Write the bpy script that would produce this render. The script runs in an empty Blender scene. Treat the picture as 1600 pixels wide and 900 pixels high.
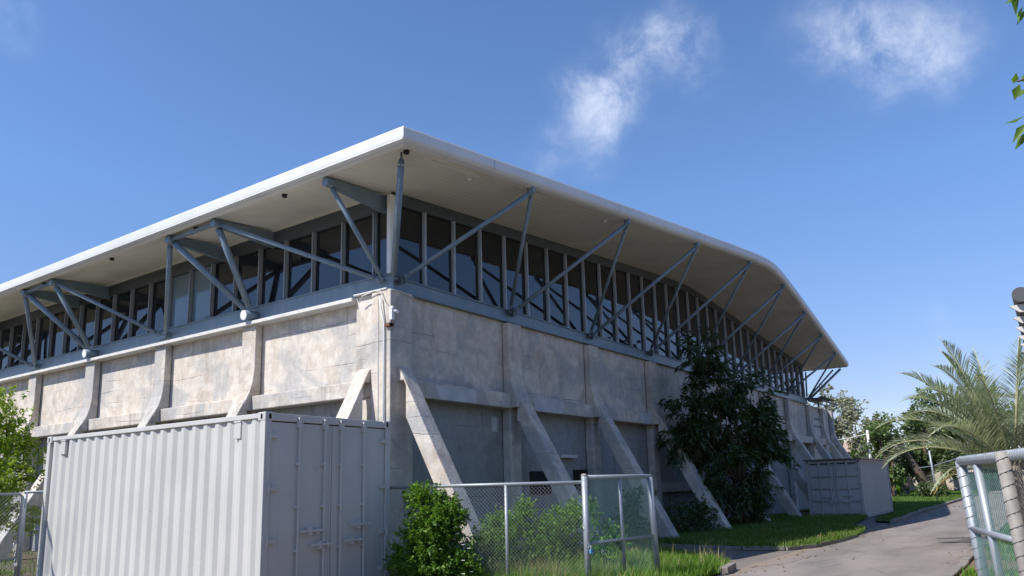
import bpy, math, random
import numpy as np
from mathutils import Vector, Matrix, noise as mnoise

random.seed(11)
RNG = np.random.default_rng(11)
sc = bpy.context.scene
COL = sc.collection
R = math.radians

# ------------------------------------------------------------------ objects
WORLD = {}                       # world origin of every object built


def tag(o, label=None, cat=None, group=None, kind=None):
    if label: o['label'] = label
    if cat: o['category'] = cat
    if group: o['group'] = group
    if kind: o['kind'] = kind
    return o


def thing(name, loc, label, cat, group=None):
    o = bpy.data.objects.new(name, None)
    o.empty_display_size = .2
    COL.objects.link(o)
    o.location = loc
    WORLD[o] = Vector(loc)
    return tag(o, label, cat, group)


def link_mesh(name, me, mat, parent, smooth=False, bevel=None):
    if mat is not None:
        me.materials.append(mat)
    if smooth:
        me.polygons.foreach_set('use_smooth', [True] * len(me.polygons))
    o = bpy.data.objects.new(name, me)
    COL.objects.link(o)
    WORLD[o] = Vector((0, 0, 0))
    if parent is not None:
        o.parent = parent
        o.location = -WORLD[parent]
    if bevel:
        b = o.modifiers.new('bevel', 'BEVEL')
        b.width = bevel; b.segments = 2; b.limit_method = 'ANGLE'; b.angle_limit = R(40)
    return o


class MB:
    def __init__(self):
        self.v = []; self.f = []

    def add(self, vs, fs):
        n = len(self.v)
        self.v += [tuple(p) for p in vs]
        self.f += [tuple(n + i for i in q) for q in fs]
        return self

    def box(self, x0, x1, y0, y1, z0, z1):
        return self.add([(x0, y0, z0), (x1, y0, z0), (x1, y1, z0), (x0, y1, z0), (x0, y0, z1), (x1, y0, z1), (x1, y1, z1), (x0, y1, z1)],
                        [(0, 3, 2, 1), (4, 5, 6, 7), (0, 1, 5, 4), (1, 2, 6, 5), (2, 3, 7, 6), (3, 0, 4, 7)])

    def obox(self, c, ax, ay, az):
        """box about centre c with half-axis vectors"""
        c, ax, ay, az = map(Vector, (c, ax, ay, az))
        P = [c + sx * ax + sy * ay + sz * az for sz in (-1, 1) for sx, sy in ((-1, -1), (1, -1), (1, 1), (-1, 1))]
        return self.add(P, [(0, 3, 2, 1), (4, 5, 6, 7), (0, 1, 5, 4), (1, 2, 6, 5), (2, 3, 7, 6), (3, 0, 4, 7)])

    def prism(self, pts, d):
        """polygon pts (3D, planar) extruded along vector d"""
        d = Vector(d); n = len(pts)
        P = [Vector(p) for p in pts]
        return self.add(P + [p + d for p in P],
                        [tuple(range(n - 1, -1, -1)), tuple(range(n, 2 * n))] + [(i, (i + 1) % n, n + (i + 1) % n, n + i) for i in range(n)])

    def tube(self, pts, r, n=10, cap=True):
        pts = [Vector(p) for p in pts]
        rs = r if isinstance(r, (list, tuple)) else [r] * len(pts)
        rings = []; prev = None
        for i, p in enumerate(pts):
            t = (pts[min(i + 1, len(pts) - 1)] - pts[max(i - 1, 0)])
            if t.length < 1e-9: t = Vector((0, 0, 1))
            t.normalize()
            if prev is None:
                a = t.orthogonal().normalized()
            else:
                a = prev - t * prev.dot(t)
                if a.length < 1e-6: a = t.orthogonal()
                a.normalize()
            prev = a
            b = t.cross(a)
            rings.append([p + rs[i] * (math.cos(2 * math.pi * k / n) * a + math.sin(2 * math.pi * k / n) * b) for k in range(n)])
        vs = [q for rg in rings for q in rg]
        fs = [(i * n + k, i * n + (k + 1) % n, (i + 1) * n + (k + 1) % n, (i + 1) * n + k) for i in range(len(pts) - 1) for k in range(n)]
        if cap:
            fs += [tuple(range(n - 1, -1, -1)), tuple((len(pts) - 1) * n + k for k in range(n))]
        return self.add(vs, fs)

    def sphere(self, c, r, n=8, m=5):
        c = Vector(c); vs = []; fs = []
        rr = r if isinstance(r, (list, tuple)) else (r, r, r)
        for i in range(m + 1):
            th = math.pi * i / m
            for k in range(n):
                ph = 2 * math.pi * k / n
                vs.append((c.x + rr[0] * math.sin(th) * math.cos(ph), c.y + rr[1] * math.sin(th) * math.sin(ph), c.z + rr[2] * math.cos(th)))
        for i in range(m):
            for k in range(n):
                fs.append((i * n + k, (i + 1) * n + k, (i + 1) * n + (k + 1) % n, i * n + (k + 1) % n))
        return self.add(vs, fs)

    def build(self, name, mat, parent=None, smooth=False, bevel=None):
        me = bpy.data.meshes.new(name)
        me.from_pydata(self.v, [], self.f)
        me.update()
        if smooth == 'auto':
            me.polygons.foreach_set('use_smooth', [len(p.vertices) == 4 for p in me.polygons])
            smooth = False
        return link_mesh(name, me, mat, parent, smooth, bevel)


def np_mesh(name, V, F, mat, parent=None, smooth=False):
    """V (N,3), F (M,k) arrays"""
    V = np.asarray(V, dtype=np.float32); F = np.asarray(F, dtype=np.int32)
    me = bpy.data.meshes.new(name)
    me.vertices.add(len(V)); me.vertices.foreach_set('co', V.ravel())
    k = F.shape[1]
    me.loops.add(F.size); me.loops.foreach_set('vertex_index', F.ravel())
    me.polygons.add(len(F)); me.polygons.foreach_set('loop_start', np.arange(0, F.size, k, dtype=np.int32))
    me.polygons.foreach_set('loop_total', np.full(len(F), k, dtype=np.int32))
    me.update(calc_edges=True); me.validate()
    return link_mesh(name, me, mat, parent, smooth)


# ---------------------------------------------------------------- materials
class NT:
    def __init__(self, name):
        self.m = bpy.data.materials.new(name); self.m.use_nodes = True
        self.t = self.m.node_tree; self.bsdf = self.t.nodes['Principled BSDF']; self.out = self.t.nodes['Material Output']

    def n(self, typ, **kw):
        nd = self.t.nodes.new(typ)
        ins = kw.pop('ins', {})
        for k, v in kw.items(): setattr(nd, k, v)
        for k, v in ins.items(): self.set(nd.inputs[k], v)
        return nd

    def set(self, sock, v):
        if isinstance(v, bpy.types.NodeSocket): self.t.links.new(v, sock)
        elif isinstance(v, bpy.types.Node): self.t.links.new(v.outputs[0], sock)
        elif isinstance(v, (tuple, list)) and len(v) == 3 and sock.type == 'RGBA': sock.default_value = (*v, 1)
        else: sock.default_value = v

    def math(self, op, a, b=0., c=None, clamp=False):
        nd = self.t.nodes.new('ShaderNodeMath'); nd.operation = op; nd.use_clamp = clamp
        self.set(nd.inputs[0], a); self.set(nd.inputs[1], b)
        if c is not None: self.set(nd.inputs[2], c)
        return nd.outputs[0]

    def mix(self, fac, a, b, blend='MIX'):
        nd = self.t.nodes.new('ShaderNodeMix'); nd.data_type = 'RGBA'; nd.blend_type = blend
        self.set(nd.inputs[0], fac); self.set(nd.inputs[6], a); self.set(nd.inputs[7], b)
        return nd.outputs[2]

    def step(self, x, lo, hi, to0=0., to1=1.):
        nd = self.t.nodes.new('ShaderNodeMapRange'); nd.interpolation_type = 'SMOOTHSTEP'
        self.set(nd.inputs[0], x)
        for i, v in ((1, lo), (2, hi), (3, to0), (4, to1)): self.set(nd.inputs[i], v)
        return nd.outputs[0]

    def coord(self, scale=(1, 1, 1), which='Object'):
        tc = self.t.nodes.new('ShaderNodeTexCoord'); mp = self.t.nodes.new('ShaderNodeMapping')
        self.t.links.new(tc.outputs[which], mp.inputs[0]); mp.inputs['Scale'].default_value = scale
        return mp.outputs[0]

    def noise(self, vec, scale, detail=4, rough=.55, dist=0.):
        nd = self.n('ShaderNodeTexNoise', ins={'Vector': vec, 'Scale': scale, 'Detail': detail, 'Roughness': rough, 'Distortion': dist})
        return nd.outputs['Fac']

    def bump(self, h, strength=.3, dist=.02):
        nd = self.n('ShaderNodeBump', ins={'Height': h, 'Strength': strength, 'Distance': dist})
        self.t.links.new(nd.outputs[0], self.bsdf.inputs['Normal'])
        return nd

    def base(self, c, rough=.6, metal=0., spec=.5):
        self.set(self.bsdf.inputs['Base Color'], c); self.set(self.bsdf.inputs['Roughness'], rough)
        self.set(self.bsdf.inputs['Metallic'], metal); self.set(self.bsdf.inputs['Specular IOR Level'], spec)
        return self.m


def m_simple(name, c, rough=.6, metal=0., spec=.5, var=.12, scale=3., bump=0.):
    t = NT(name); co = t.coord()
    n1 = t.noise(co, scale, 5); n2 = t.noise(co, scale * 9, 3)
    f = t.math('ADD', t.math('MULTIPLY', n1, .7), t.math('MULTIPLY', n2, .3))
    k = t.step(f, .3, .7, 1 - var, 1 + var)
    col = t.mix(1., c, t.n('ShaderNodeCombineColor', ins={0: k, 1: k, 2: k}).outputs[0], 'MULTIPLY')
    if bump: t.bump(n2, bump, .01)
    return t.base(col, rough, metal, spec)


def m_concrete(tan=(.56, .49, .415), tan2=(.65, .595, .53), grey=(.415, .41, .40), dark=(.24, .205, .175), nm='concrete'):
    t = NT(nm); co = t.coord()
    sep = t.n('ShaderNodeSeparateXYZ', ins={0: co})
    x, y, z = sep.outputs
    big = t.noise(t.coord((.55, .55, .8)), 1., 5, .6, .6)
    pan = t.noise(t.coord((.3, .3, .25)), 1.7, 2, .5)
    c = t.mix(t.step(t.noise(co, 3.5, 4), .35, .65), tan, tan2)
    patch = t.step(big, .475, .585)
    c = t.mix(t.math('MULTIPLY', patch, .8), c, grey)
    # stains with a shape of their own
    st = t.step(t.noise(t.coord((3.2, 3.2, .35)), 1.6, 5, .6), .56, .74)
    c = t.mix(t.math('MULTIPLY', st, .5), c, dark)
    bl = t.step(t.noise(t.coord((1.3, 1.3, 1.0)), .8, 6, .62, .3), .52, .64)
    c = t.mix(t.math('MULTIPLY', bl, .36), c, tuple(k * 1.2 for k in dark))
    # shutter-board lines
    wob = t.noise(t.coord((.5, .5, 2.)), 1.3, 3)
    zz = t.math('ADD', z, t.math('MULTIPLY', wob, .16))
    fr = t.math('FRACT', t.math('DIVIDE', zz, .305))
    line = t.math('MULTIPLY', t.step(t.math('ABSOLUTE', t.math('SUBTRACT', fr, .5)), .0, .035, 1., 0.), t.step(t.noise(t.coord((.45, .45, 1.6)), 1.2, 4), .50, .64))
    c = t.mix(t.math('MULTIPLY', line, .62), c, (.14, .125, .11))
    drip = t.math('MULTIPLY', t.step(t.noise(t.coord((7., 7., .22)), 1., 4, .6), .54, .72), t.math('MAXIMUM', t.step(z, 4.3, 5.3), t.math('MULTIPLY', t.step(z, 2.4, 3.6), t.step(z, 3.7, 3.62))))
    c = t.mix(t.math('MULTIPLY', drip, .5), c, tuple(k * .9 for k in dark))
    rust = t.step(t.noise(t.coord((2.2, 2.2, 2.2)), 1.4, 3), .70, .78)
    c = t.mix(t.math('MULTIPLY', rust, .35), c, (.40, .19, .09))
    speck = t.step(t.noise(co, 38., 2), .62, .75)
    c = t.mix(t.math('MULTIPLY', speck, .3), c, (.2, .18, .16))
    gr = t.step(t.noise(t.coord((1., 1., .6)), 9., 6, .7), .3, .7, .90, 1.07)
    c = t.mix(1., c, t.n('ShaderNodeCombineColor', ins={0: gr, 1: gr, 2: gr}).outputs[0], 'MULTIPLY')
    h = t.math('SUBTRACT', t.math('ADD', t.noise(co, 26., 5), t.math('MULTIPLY', t.noise(co, 4., 4), 1.5)), t.math('MULTIPLY', line, 2.))
    t.bump(h, .5, .014)
    return t.base(c, .9, 0, .25)


def m_render_patch():
    t = NT('cement_render'); co = t.coord()
    c = t.mix(t.step(t.noise(co, 3., 5), .3, .7), (.44, .46, .48), (.56, .57, .57))
    t.bump(t.noise(co, 20., 4), .25, .01)
    return t.base(c, .9, 0, .25)


def m_steel():
    t = NT('blue_grey_steel_paint'); co = t.coord()
    c = t.mix(t.step(t.noise(t.coord((1, 1, .3)), 5., 5), .35, .7), (.15, .215, .28), (.185, .25, .31))
    c = t.mix(t.math('MULTIPLY', t.step(t.noise(t.coord((6, 6, .5)), 2., 4), .55, .75), .4), c, (.27, .27, .255))
    return t.base(c, .42, 0, .5)


def m_stripes(name, c, period, axis, rough=.6, amount=.6):
    t = NT(name); co = t.coord()
    sep = t.n('ShaderNodeSeparateXYZ', ins={0: co})
    s = t.math('SINE', t.math('MULTIPLY', sep.outputs[axis], 2 * math.pi / period))
    c2 = t.mix(t.step(t.noise(co, .8, 4), .3, .7), tuple(k * .92 for k in c), tuple(k * 1.06 for k in c))
    c2 = t.mix(t.math('MULTIPLY', t.step(t.noise(t.coord((.6, 3, 1)), 1.4, 4), .58, .75), .25), c2, tuple(k * .6 for k in c))
    c2 = t.mix(t.step(s, .75, 1., 0., .2), c2, tuple(k * .55 for k in c))
    t.bump(s, amount, .02)
    return t.base(c2, rough, 0, .4)


def m_glass():
    t = NT('dark_tinted_glass'); co = t.coord()
    t.bump(t.noise(co, .9, 2), .03, .05)
    c = t.mix(t.step(t.noise(co, 1.2, 4), .3, .7), (.006, .007, .009), (.012, .013, .015))
    return t.base(c, t.step(t.noise(co, 3., 4), .3, .8, .015, .05), 0, .75)


def m_pale_glass():
    t = NT('pale_glass')
    t.bump(t.noise(t.coord(), .9, 2), .03, .05)
    return t.base((.14, .20, .235), .08, 0, .6)  # paler base colour than the other panes


def m_container(name, c, dirt=.25):
    t = NT(name); co = t.coord()
    c1 = t.mix(t.step(t.noise(co, .8, 5), .3, .7), tuple(k * .94 for k in c), tuple(min(1, k * 1.05) for k in c))
    s = t.step(t.noise(t.coord((5, 5, .35)), 1.3, 5, .6), .52, .8)
    c1 = t.mix(t.math('MULTIPLY', s, dirt), c1, tuple(k * .6 for k in c))
    sep = t.n('ShaderNodeSeparateXYZ', ins={0: co})
    sp = t.math('MULTIPLY', t.step(t.noise(co, 9., 4, .7), .68, .74), t.step(sep.outputs[2], 0., 2.2, 1., .35))
    c1 = t.mix(t.math('MULTIPLY', sp, .75), c1, (.16, .10, .07))
    t.bump(t.noise(co, 6., 4), .08, .01)
    return t.base(c1, .5, 0, .45)


def m_galv():
    t = NT('galvanised_steel'); co = t.coord()
    v = t.n('ShaderNodeTexVoronoi', ins={'Vector': co, 'Scale': 60.})
    k = t.math('ADD', t.math('MULTIPLY', t.step(t.noise(co, 7., 4), .3, .7), .2), t.math('MULTIPLY', v.outputs['Distance'], .12))
    c = t.mix(k, (.30, .33, .36), (.43, .46, .49))
    c = t.mix(t.math('MULTIPLY', t.step(t.noise(t.coord((4, 4, 1)), 3., 4), .6, .75), .4), c, (.36, .32, .27))
    return t.base(c, .5, .35, .5)


def m_leaf(name, c1, c2, trans=.35, rough=.5, spec=.4, gloss=0.):
    t = NT(name)
    g = t.n('ShaderNodeNewGeometry')
    big = t.noise(t.coord(), .9, 3)
    f = t.math('ADD', t.math('MULTIPLY', g.outputs['Random Per Island'], .75), t.math('MULTIPLY', t.step(big, .35, .65), .25))
    c = t.mix(f, c1, c2)
    t.base(c, rough, 0, spec)
    tr = t.n('ShaderNodeBsdfTranslucent', ins={'Color': t.mix(.5, c, (c2[0] * 1.3, c2[1] * 1.45, c2[2] * .6))})
    mx = t.n('ShaderNodeMixShader', ins={0: trans, 1: t.bsdf.outputs[0], 2: tr.outputs[0]})
    t.t.links.new(mx.outputs[0], t.out.inputs[0])
    return t.m


def m_bark(name, c):
    t = NT(name); co = t.coord((1, 1, .25))
    n = t.noise(co, 14., 5, .6)
    t.bump(n, .6, .02)
    return t.base(t.mix(t.step(n, .3, .7), tuple(k * .6 for k in c), c), .9, 0, .2)


def m_asphalt():
    t = NT('worn_asphalt'); co = t.coord()
    sep = t.n('ShaderNodeSeparateXYZ', ins={0: co}); y = sep.outputs[1]
    c = t.mix(t.step(t.noise(t.coord((.25, .8, 1)), 1.5, 5), .3, .7), (.195, .17, .157), (.28, .243, .222))
    c = t.mix(t.math('MULTIPLY', t.step(t.noise(t.coord((.5, 1.2, 1)), 1.3, 6, .65), .56, .66), .6), c, (.145, .14, .137))
    edge = t.math('ADD', y, t.math('MULTIPLY', t.noise(t.coord((.5, .5, 1)), 1.5, 4), .5))
    c = t.mix(t.step(edge, -5.75, -5.5, 0., .8), c, (.26, .205, .155))
    edge2 = t.math('SUBTRACT', y, t.math('MULTIPLY', t.noise(t.coord((.5, .5, 1)), 1.7, 4), .4))
    c = t.mix(t.step(edge2, -9.0, -8.75, .7, 0.), c, (.20, .145, .11))
    c = t.mix(t.step(t.noise(co, 55., 2), .55, .72, 0., .45), c, (.28, .265, .25))
    c = t.mix(t.step(t.noise(co, 80., 2), .6, .72, 0., .4), c, (.09, .09, .09))
    cr = t.n('ShaderNodeTexVoronoi', feature='DISTANCE_TO_EDGE', ins={'Vector': t.mix(.12, co, t.n('ShaderNodeTexNoise', ins={'Vector': co, 'Scale': 2.}).outputs['Color']), 'Scale': .55})
    crk = t.math('MULTIPLY', t.step(cr.outputs['Distance'], 0., .012, 1., 0.), t.step(t.noise(co, .4, 3), .45, .6))
    c = t.mix(t.math('MULTIPLY', crk, .7), c, (.07, .065, .06))
    t.bump(t.math('SUBTRACT', t.noise(co, 60., 3), crk), .4, .006)
    return t.base(c, .92, 0, .2)


def m_ground(name, c1, c2, c3, s=1.):
    t = NT(name); co = t.coord()
    c = t.mix(t.step(t.noise(co, .35 * s, 5), .35, .65), c1, c2)
    c = t.mix(t.step(t.noise(co, 2.2 * s, 6, .65), .5, .68), c, c3)
    c = t.mix(t.step(t.noise(co, 24., 3), .55, .75, 0., .5), c, tuple(k * .45 for k in c1))
    t.bump(t.noise(co, 18., 5), .6, .03)
    return t.base(c, .95, 0, .15)


M = dict(
    concrete=m_concrete(), lower=m_concrete((.30, .295, .285), (.335, .33, .32), (.30, .325, .345), (.17, .165, .16), 'shade_toned_lower_concrete'), render=m_render_patch(), steel=m_steel(),  # lower concrete: bluish grey render, with shade darkened into its colour
    dark_steel=m_simple('dark_steel_paint', (.07, .085, .10), .5, var=.1),
    fascia=m_container('white_roof_sheet', (.64, .65, .65), .3),
    soffit=m_stripes('cream_soffit_sheet', (.70, .68, .60), .15, 1, .7, .16),
    shade_alu=m_simple('shade_toned_window_frame', (.27, .295, .31), .45, .2, var=.08),  # left mullions: aluminium with the roof shade darkened into the colour
    alu=m_simple('anodised_aluminium', (.44, .49, .55), .45, .25, var=.08),
    glass=m_glass(), pale=m_pale_glass(),
    ledge=m_simple('pale_concrete_ledge', (.60, .59, .57), .85, var=.12, scale=5., bump=.2),
    cont=m_container('pale_grey_container_paint', (.515, .51, .49)),
    cont2=m_container('weathered_grey_container_paint', (.42, .42, .42), .4),
    black=m_simple('black_rubber', (.02, .02, .02), .7),
    hole=m_simple('dark_opening', (.012, .012, .012), .9),
    galv=m_galv(), wire=m_simple('galvanised_wire', (.36, .385, .40), .45, .4),
    lace=m_simple('dark_binding_wire', (.10, .10, .105), .6, .3),
    gwire=m_simple('green_coated_wire', (.20, .38, .38), .55, 0.),
    darkwire=m_simple('weathered_wire', (.28, .29, .29), .6, .3),
    tanpost=m_simple('rusty_painted_post', (.25, .23, .205), .65, 0., var=.22, scale=6.),
    white=m_simple('white_plastic', (.75, .75, .74), .4, var=.05),
    rustm=m_simple('rusty_bracket', (.16, .075, .045), .85, var=.3),
    blue=m_simple('blue_padlock_body', (.10, .32, .55), .4),
    brass=m_simple('steel_shackle', (.6, .6, .6), .3, .8),
    bush=m_leaf('bush_leaf', (.04, .10, .012), (.16, .30, .03), .35),
    bush2=m_leaf('shrub_leaf', (.05, .125, .016), (.15, .31, .035), .35),
    lime=m_leaf('lime_leaf', (.12, .22, .02), (.34, .44, .04), .4),
    mango=m_leaf('dark_glossy_leaf', (.018, .042, .010), (.065, .115, .028), .22, .33, .6),
    bgleaf=m_leaf('hazed_tree_leaf', (.09, .14, .05), (.19, .25, .09), .3),  # greens lightened and greyed, distance haze put into the leaf colour
    bggrey=m_leaf('dry_tree_leaf', (.20, .21, .13), (.34, .33, .23), .3),
    bgdark=m_leaf('dark_tree_leaf', (.05, .08, .026), (.11, .16, .05), .25),
    branchleaf=m_leaf('overhang_leaf', (.05, .12, .015), (.17, .30, .04), .4),
    palm=m_leaf('palm_leaflet', (.24, .30, .20), (.47, .51, .39), .3, .42, .45),
    palmdry=m_leaf('dry_palm_leaflet', (.30, .26, .06), (.48, .40, .12), .3),
    rachis=m_simple('palm_midrib', (.42, .42, .25), .6),
    bark=m_bark('bark', (.16, .12, .085)), palebark=m_bark('pale_bark', (.30, .26, .21)),
    grass=m_leaf('grass_blade', (.06, .15, .012), (.19, .34, .035), .4),
    lawn=m_leaf('lawn_blade', (.06, .125, .015), (.15, .25, .03), .35),
    dry=m_leaf('dry_grass_blade', (.22, .20, .07), (.42, .36, .16), .3),
    asphalt=m_asphalt(),
    drive=m_ground('driveway_asphalt', (.17, .15, .135), (.21, .185, .165), (.235, .20, .165), 1.),
    soil=m_ground('grass_soil', (.05, .085, .018), (.075, .11, .025), (.10, .09, .04)),
    ground=m_ground('dry_ground', (.17, .12, .08), (.21, .15, .105), (.08, .095, .03)),
    kerb=m_simple('kerb_concrete', (.22, .20, .175), .9, var=.25, scale=4., bump=.4),
    gutter=m_simple('dark_gutter_paint', (.085, .085, .09), .4, var=.1),
    housewall=m_simple('house_render', (.48, .42, .34), .9, var=.1), tile=m_simple('clay_tiles', (.36, .28, .22), .9, var=.2, scale=8.),
    flower=m_simple('white_petal', (.8, .78, .74), .6),
)

# -------------------------------------------------------------------- camera
o_cam = Vector((-10.5988105, -10.30675931, 1.51515877))
c_r = Vector((0.57749081, -0.81599156, -0.02573202)); c_u = Vector((-0.13889243, -0.12925834, 0.98183561)); c_f = Vector((0.80449565, 0.56342706, 0.18798056))
cam = bpy.data.objects.new('camera', bpy.data.cameras.new('camera'))
COL.objects.link(cam)
mw = Matrix.Identity(4)
for i in range(3):
    mw[i][0] = c_r[i]; mw[i][1] = c_u[i]; mw[i][2] = -c_f[i]; mw[i][3] = o_cam[i]
cam.matrix_world = mw
cam.data.sensor_width = 36; cam.data.lens = 36 * 1183.8657 / 1600
cam.data.shift_y = 83.0 / 1600
cam.data.clip_end = 3000
sc.camera = cam

# ------------------------------------------------------------- sun, sky, view
SUN = Vector((-1.0, .5, 1.237)).normalized()
sun = bpy.data.objects.new('sun', bpy.data.lights.new('sun', 'SUN'))
sun.data.energy = 5.0; sun.data.angle = R(.5); sun.data.color = (1, .955, .89)
sun.rotation_euler = SUN.to_track_quat('Z', 'Y').to_euler()
COL.objects.link(sun)

w = bpy.data.worlds.new('World'); sc.world = w; w.use_nodes = True
wt = w.node_tree; bg = wt.nodes['Background']
sky = wt.nodes.new('ShaderNodeTexSky'); sky.sky_type = 'NISHITA'; sky.sun_disc = False
sky.sun_elevation = math.asin(SUN.z); sky.sun_rotation = math.atan2(SUN.x, SUN.y)
sky.air_density = 1.0; sky.dust_density = .1; sky.ozone_density = 6.0; sky.altitude = 0
CL1 = [(0.79, 0.307, 0.53, 0.059, 0.88), (0.81, 0.288, 0.511, 0.048, 0.88), (0.821, 0.308, 0.481, 0.045, 0.75), (0.783, 0.338, 0.521, 0.055, 0.83), (0.781, 0.368, 0.505, 0.063, 0.95), (0.778, 0.403, 0.482, 0.074, 0.95), (0.767, 0.429, 0.477, 0.063, 0.95), (0.79, 0.388, 0.474, 0.055, 0.88), (0.791, 0.417, 0.449, 0.055, 0.75), (0.776, 0.471, 0.42, 0.055, 0.75), (0.766, 0.489, 0.417, 0.04, 0.5), (0.807, 0.419, 0.416, 0.048, 0.62), (0.812, 0.432, 0.391, 0.045, 0.38), (0.832, 0.341, 0.437, 0.04, 0.35), (0.844, 0.269, 0.465, 0.037, 0.31)]
CL2 = [(0.841, 0.166, 0.516, 0.061, 0.5), (0.858, 0.145, 0.492, 0.07, 0.62), (0.872, 0.115, 0.476, 0.078, 0.74), (0.883, 0.085, 0.462, 0.078, 0.81), (0.888, 0.055, 0.457, 0.07, 0.68), (0.885, 0.029, 0.465, 0.061, 0.5), (0.879, 0.009, 0.476, 0.053, 0.31), (0.86, 0.097, 0.502, 0.07, 0.5), (0.841, 0.227, 0.491, 0.035, 0.15)]
CL3 = [(0.283, 0.827, 0.485, 0.048, 0.6), (0.3, 0.823, 0.482, 0.039, 0.5), (0.317, 0.825, 0.468, 0.029, 0.35), (0.98, 0.106, 0.166, 0.048, 0.35), (0.982, 0.086, 0.168, 0.039, 0.3), (0.977, 0.11, 0.185, 0.029, 0.25), (0.991, 0.061, 0.117, 0.048, 0.4), (0.988, 0.121, 0.101, 0.048, 0.3), (0.989, 0.086, 0.124, 0.048, 0.3)]


def wn(typ, **ins):
    nd = wt.nodes.new(typ)
    for k, v in ins.items():
        s = nd.inputs[int(k[1:])] if k[0] == 'i' and k[1:].isdigit() else nd.inputs[k]
        if isinstance(v, bpy.types.NodeSocket): wt.links.new(v, s)
        else: s.default_value = v
    return nd


def wmath(op, a, b=0.):
    nd = wn('ShaderNodeMath', i0=a, i1=b); nd.operation = op
    return nd.outputs[0]


tc = wt.nodes.new('ShaderNodeTexCoord'); dirv = tc.outputs['Generated']
warp = wn('ShaderNodeTexNoise', Vector=dirv, Scale=9., Detail=4., Roughness=.6)
vm = wn('ShaderNodeVectorMath', i0=warp.outputs['Color'], i1=(.5, .5, .5)); vm.operation = 'SUBTRACT'
vs = wn('ShaderNodeVectorMath', i0=vm.outputs[0]); vs.operation = 'SCALE'; vs.inputs['Scale'].default_value = .075
va = wn('ShaderNodeVectorMath', i0=dirv, i1=vs.outputs[0]); va.operation = 'ADD'
acc = None
for (cx, cy, cz, sg, st) in CL1 + CL2 + CL3:
    d = wn('ShaderNodeVectorMath', i0=va.outputs[0], i1=(cx, cy, cz)); d.operation = 'DISTANCE'
    mr = wn('ShaderNodeMapRange', i0=d.outputs['Value'], i1=0., i2=sg * 1.15, i3=st, i4=0.); mr.interpolation_type = 'SMOOTHSTEP'
    acc = mr.outputs[0] if acc is None else wmath('ADD', acc, mr.outputs[0])
fbm = wn('ShaderNodeTexNoise', Vector=dirv, Scale=15., Detail=12., Roughness=.68, Distortion=.25)
fine = wn('ShaderNodeMapRange', i0=fbm.outputs['Fac'], i1=.30, i2=.74, i3=.12, i4=1.15)
dens = wmath('MULTIPLY', acc, fine.outputs[0])
cov = wn('ShaderNodeMapRange', i0=dens, i1=.02, i2=2.3, i3=0., i4=.62); cov.interpolation_type = 'SMOOTHSTEP'
cmix = wt.nodes.new('ShaderNodeMix'); cmix.data_type = 'RGBA'
tint = wt.nodes.new('ShaderNodeMix'); tint.data_type = 'RGBA'; tint.blend_type = 'MULTIPLY'; tint.inputs[0].default_value = 1
wt.links.new(sky.outputs[0], tint.inputs[6]); sepw = wn('ShaderNodeSeparateXYZ', i0=dirv)
elev = wn('ShaderNodeMapRange', i0=sepw.outputs[2], i1=.10, i2=.36, i3=0., i4=1.)
grade = wt.nodes.new('ShaderNodeMix'); grade.data_type = 'RGBA'; wt.links.new(elev.outputs[0], grade.inputs[0])
grade.inputs[6].default_value = (.93, .80, .87, 1); grade.inputs[7].default_value = (1.08, 1.14, 1.25, 1)
wt.links.new(grade.outputs[2], tint.inputs[7])
wt.links.new(cov.outputs[0], cmix.inputs[0]); wt.links.new(tint.outputs[2], cmix.inputs[6])
cmix.inputs[7].default_value = (6.4, 6.9, 7.9, 1)
wt.links.new(cmix.outputs[2], bg.inputs[0]); bg.inputs[1].default_value = .128

sc.view_settings.view_transform = 'Standard'; sc.view_settings.look = 'None'
sc.view_settings.exposure = 0.25; sc.view_settings.gamma = 1.0
sc.cycles.max_bounces = 8; sc.cycles.transparent_max_bounces = 8

# ------------------------------------------------------- ground, road, kerbs


def sheet(name, poly, z, mat, kind='structure', parent=None):
    mb = MB(); mb.add([(x, y, z) for x, y in poly], [tuple(range(len(poly)))])
    return tag(mb.build(name, mat, parent), kind=kind)


sheet('ground', [(-500, -500), (700, -500), (700, 500), (-500, 500)], 0, M['ground'])
sheet('driveway', [(2.2, -5.6), (22, -5.6), (22, -2.4), (2.2, -2.4)], .004, M['drive'])
sheet('road', [(-40, -8.75), (80, -8.75), (80, -5.6), (-40, -5.6)], .008, M['asphalt'])

FRONT = [(-1.35, -5.65), (2.1, -5.6), (3.0, -5.4), (4.3, -4.45), (5.1, -3.4), (5.5, -2.6), (5.6, -.2), (-1.35, -.2)]
VERGE = [(6.6, -2.4), (6.4, -3.6), (6.25, -4.5), (6.5, -5.35), (7.4, -5.72), (9, -5.85), (11, -5.88), (12.6, -5.72), (13.6, -5.3), (14.6, -4.9), (19.9, -4.45), (20, -2.6), (20, -.3), (6.6, -.3)]
LAWN = [(17.2, -5.75), (21, -5.62), (26, -5.5), (40, -5.45), (75, -5.4), (75, 12), (37, 12), (37, -.3), (26.2, -.3), (26.2, -4.6), (20.2, -4.75), (17.6, -5.2)]
SIDE = [(-20, -20), (70, -20), (70, -9.4), (9, -9.4), (-20, -9.4)]
sheet('front_verge', FRONT, .03, M['soil'])
sheet('verge', VERGE, .08, M['soil'])
sheet('lawn', LAWN, .06, M['soil'])
sheet('back_yard', [(-30, -.2), (-1.4, -.2), (-.2, 0), (-.2, 40), (-30, 40)], .012, m_ground('yard_soil', (.10, .085, .06), (.13, .105, .075), (.05, .07, .02)))


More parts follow.
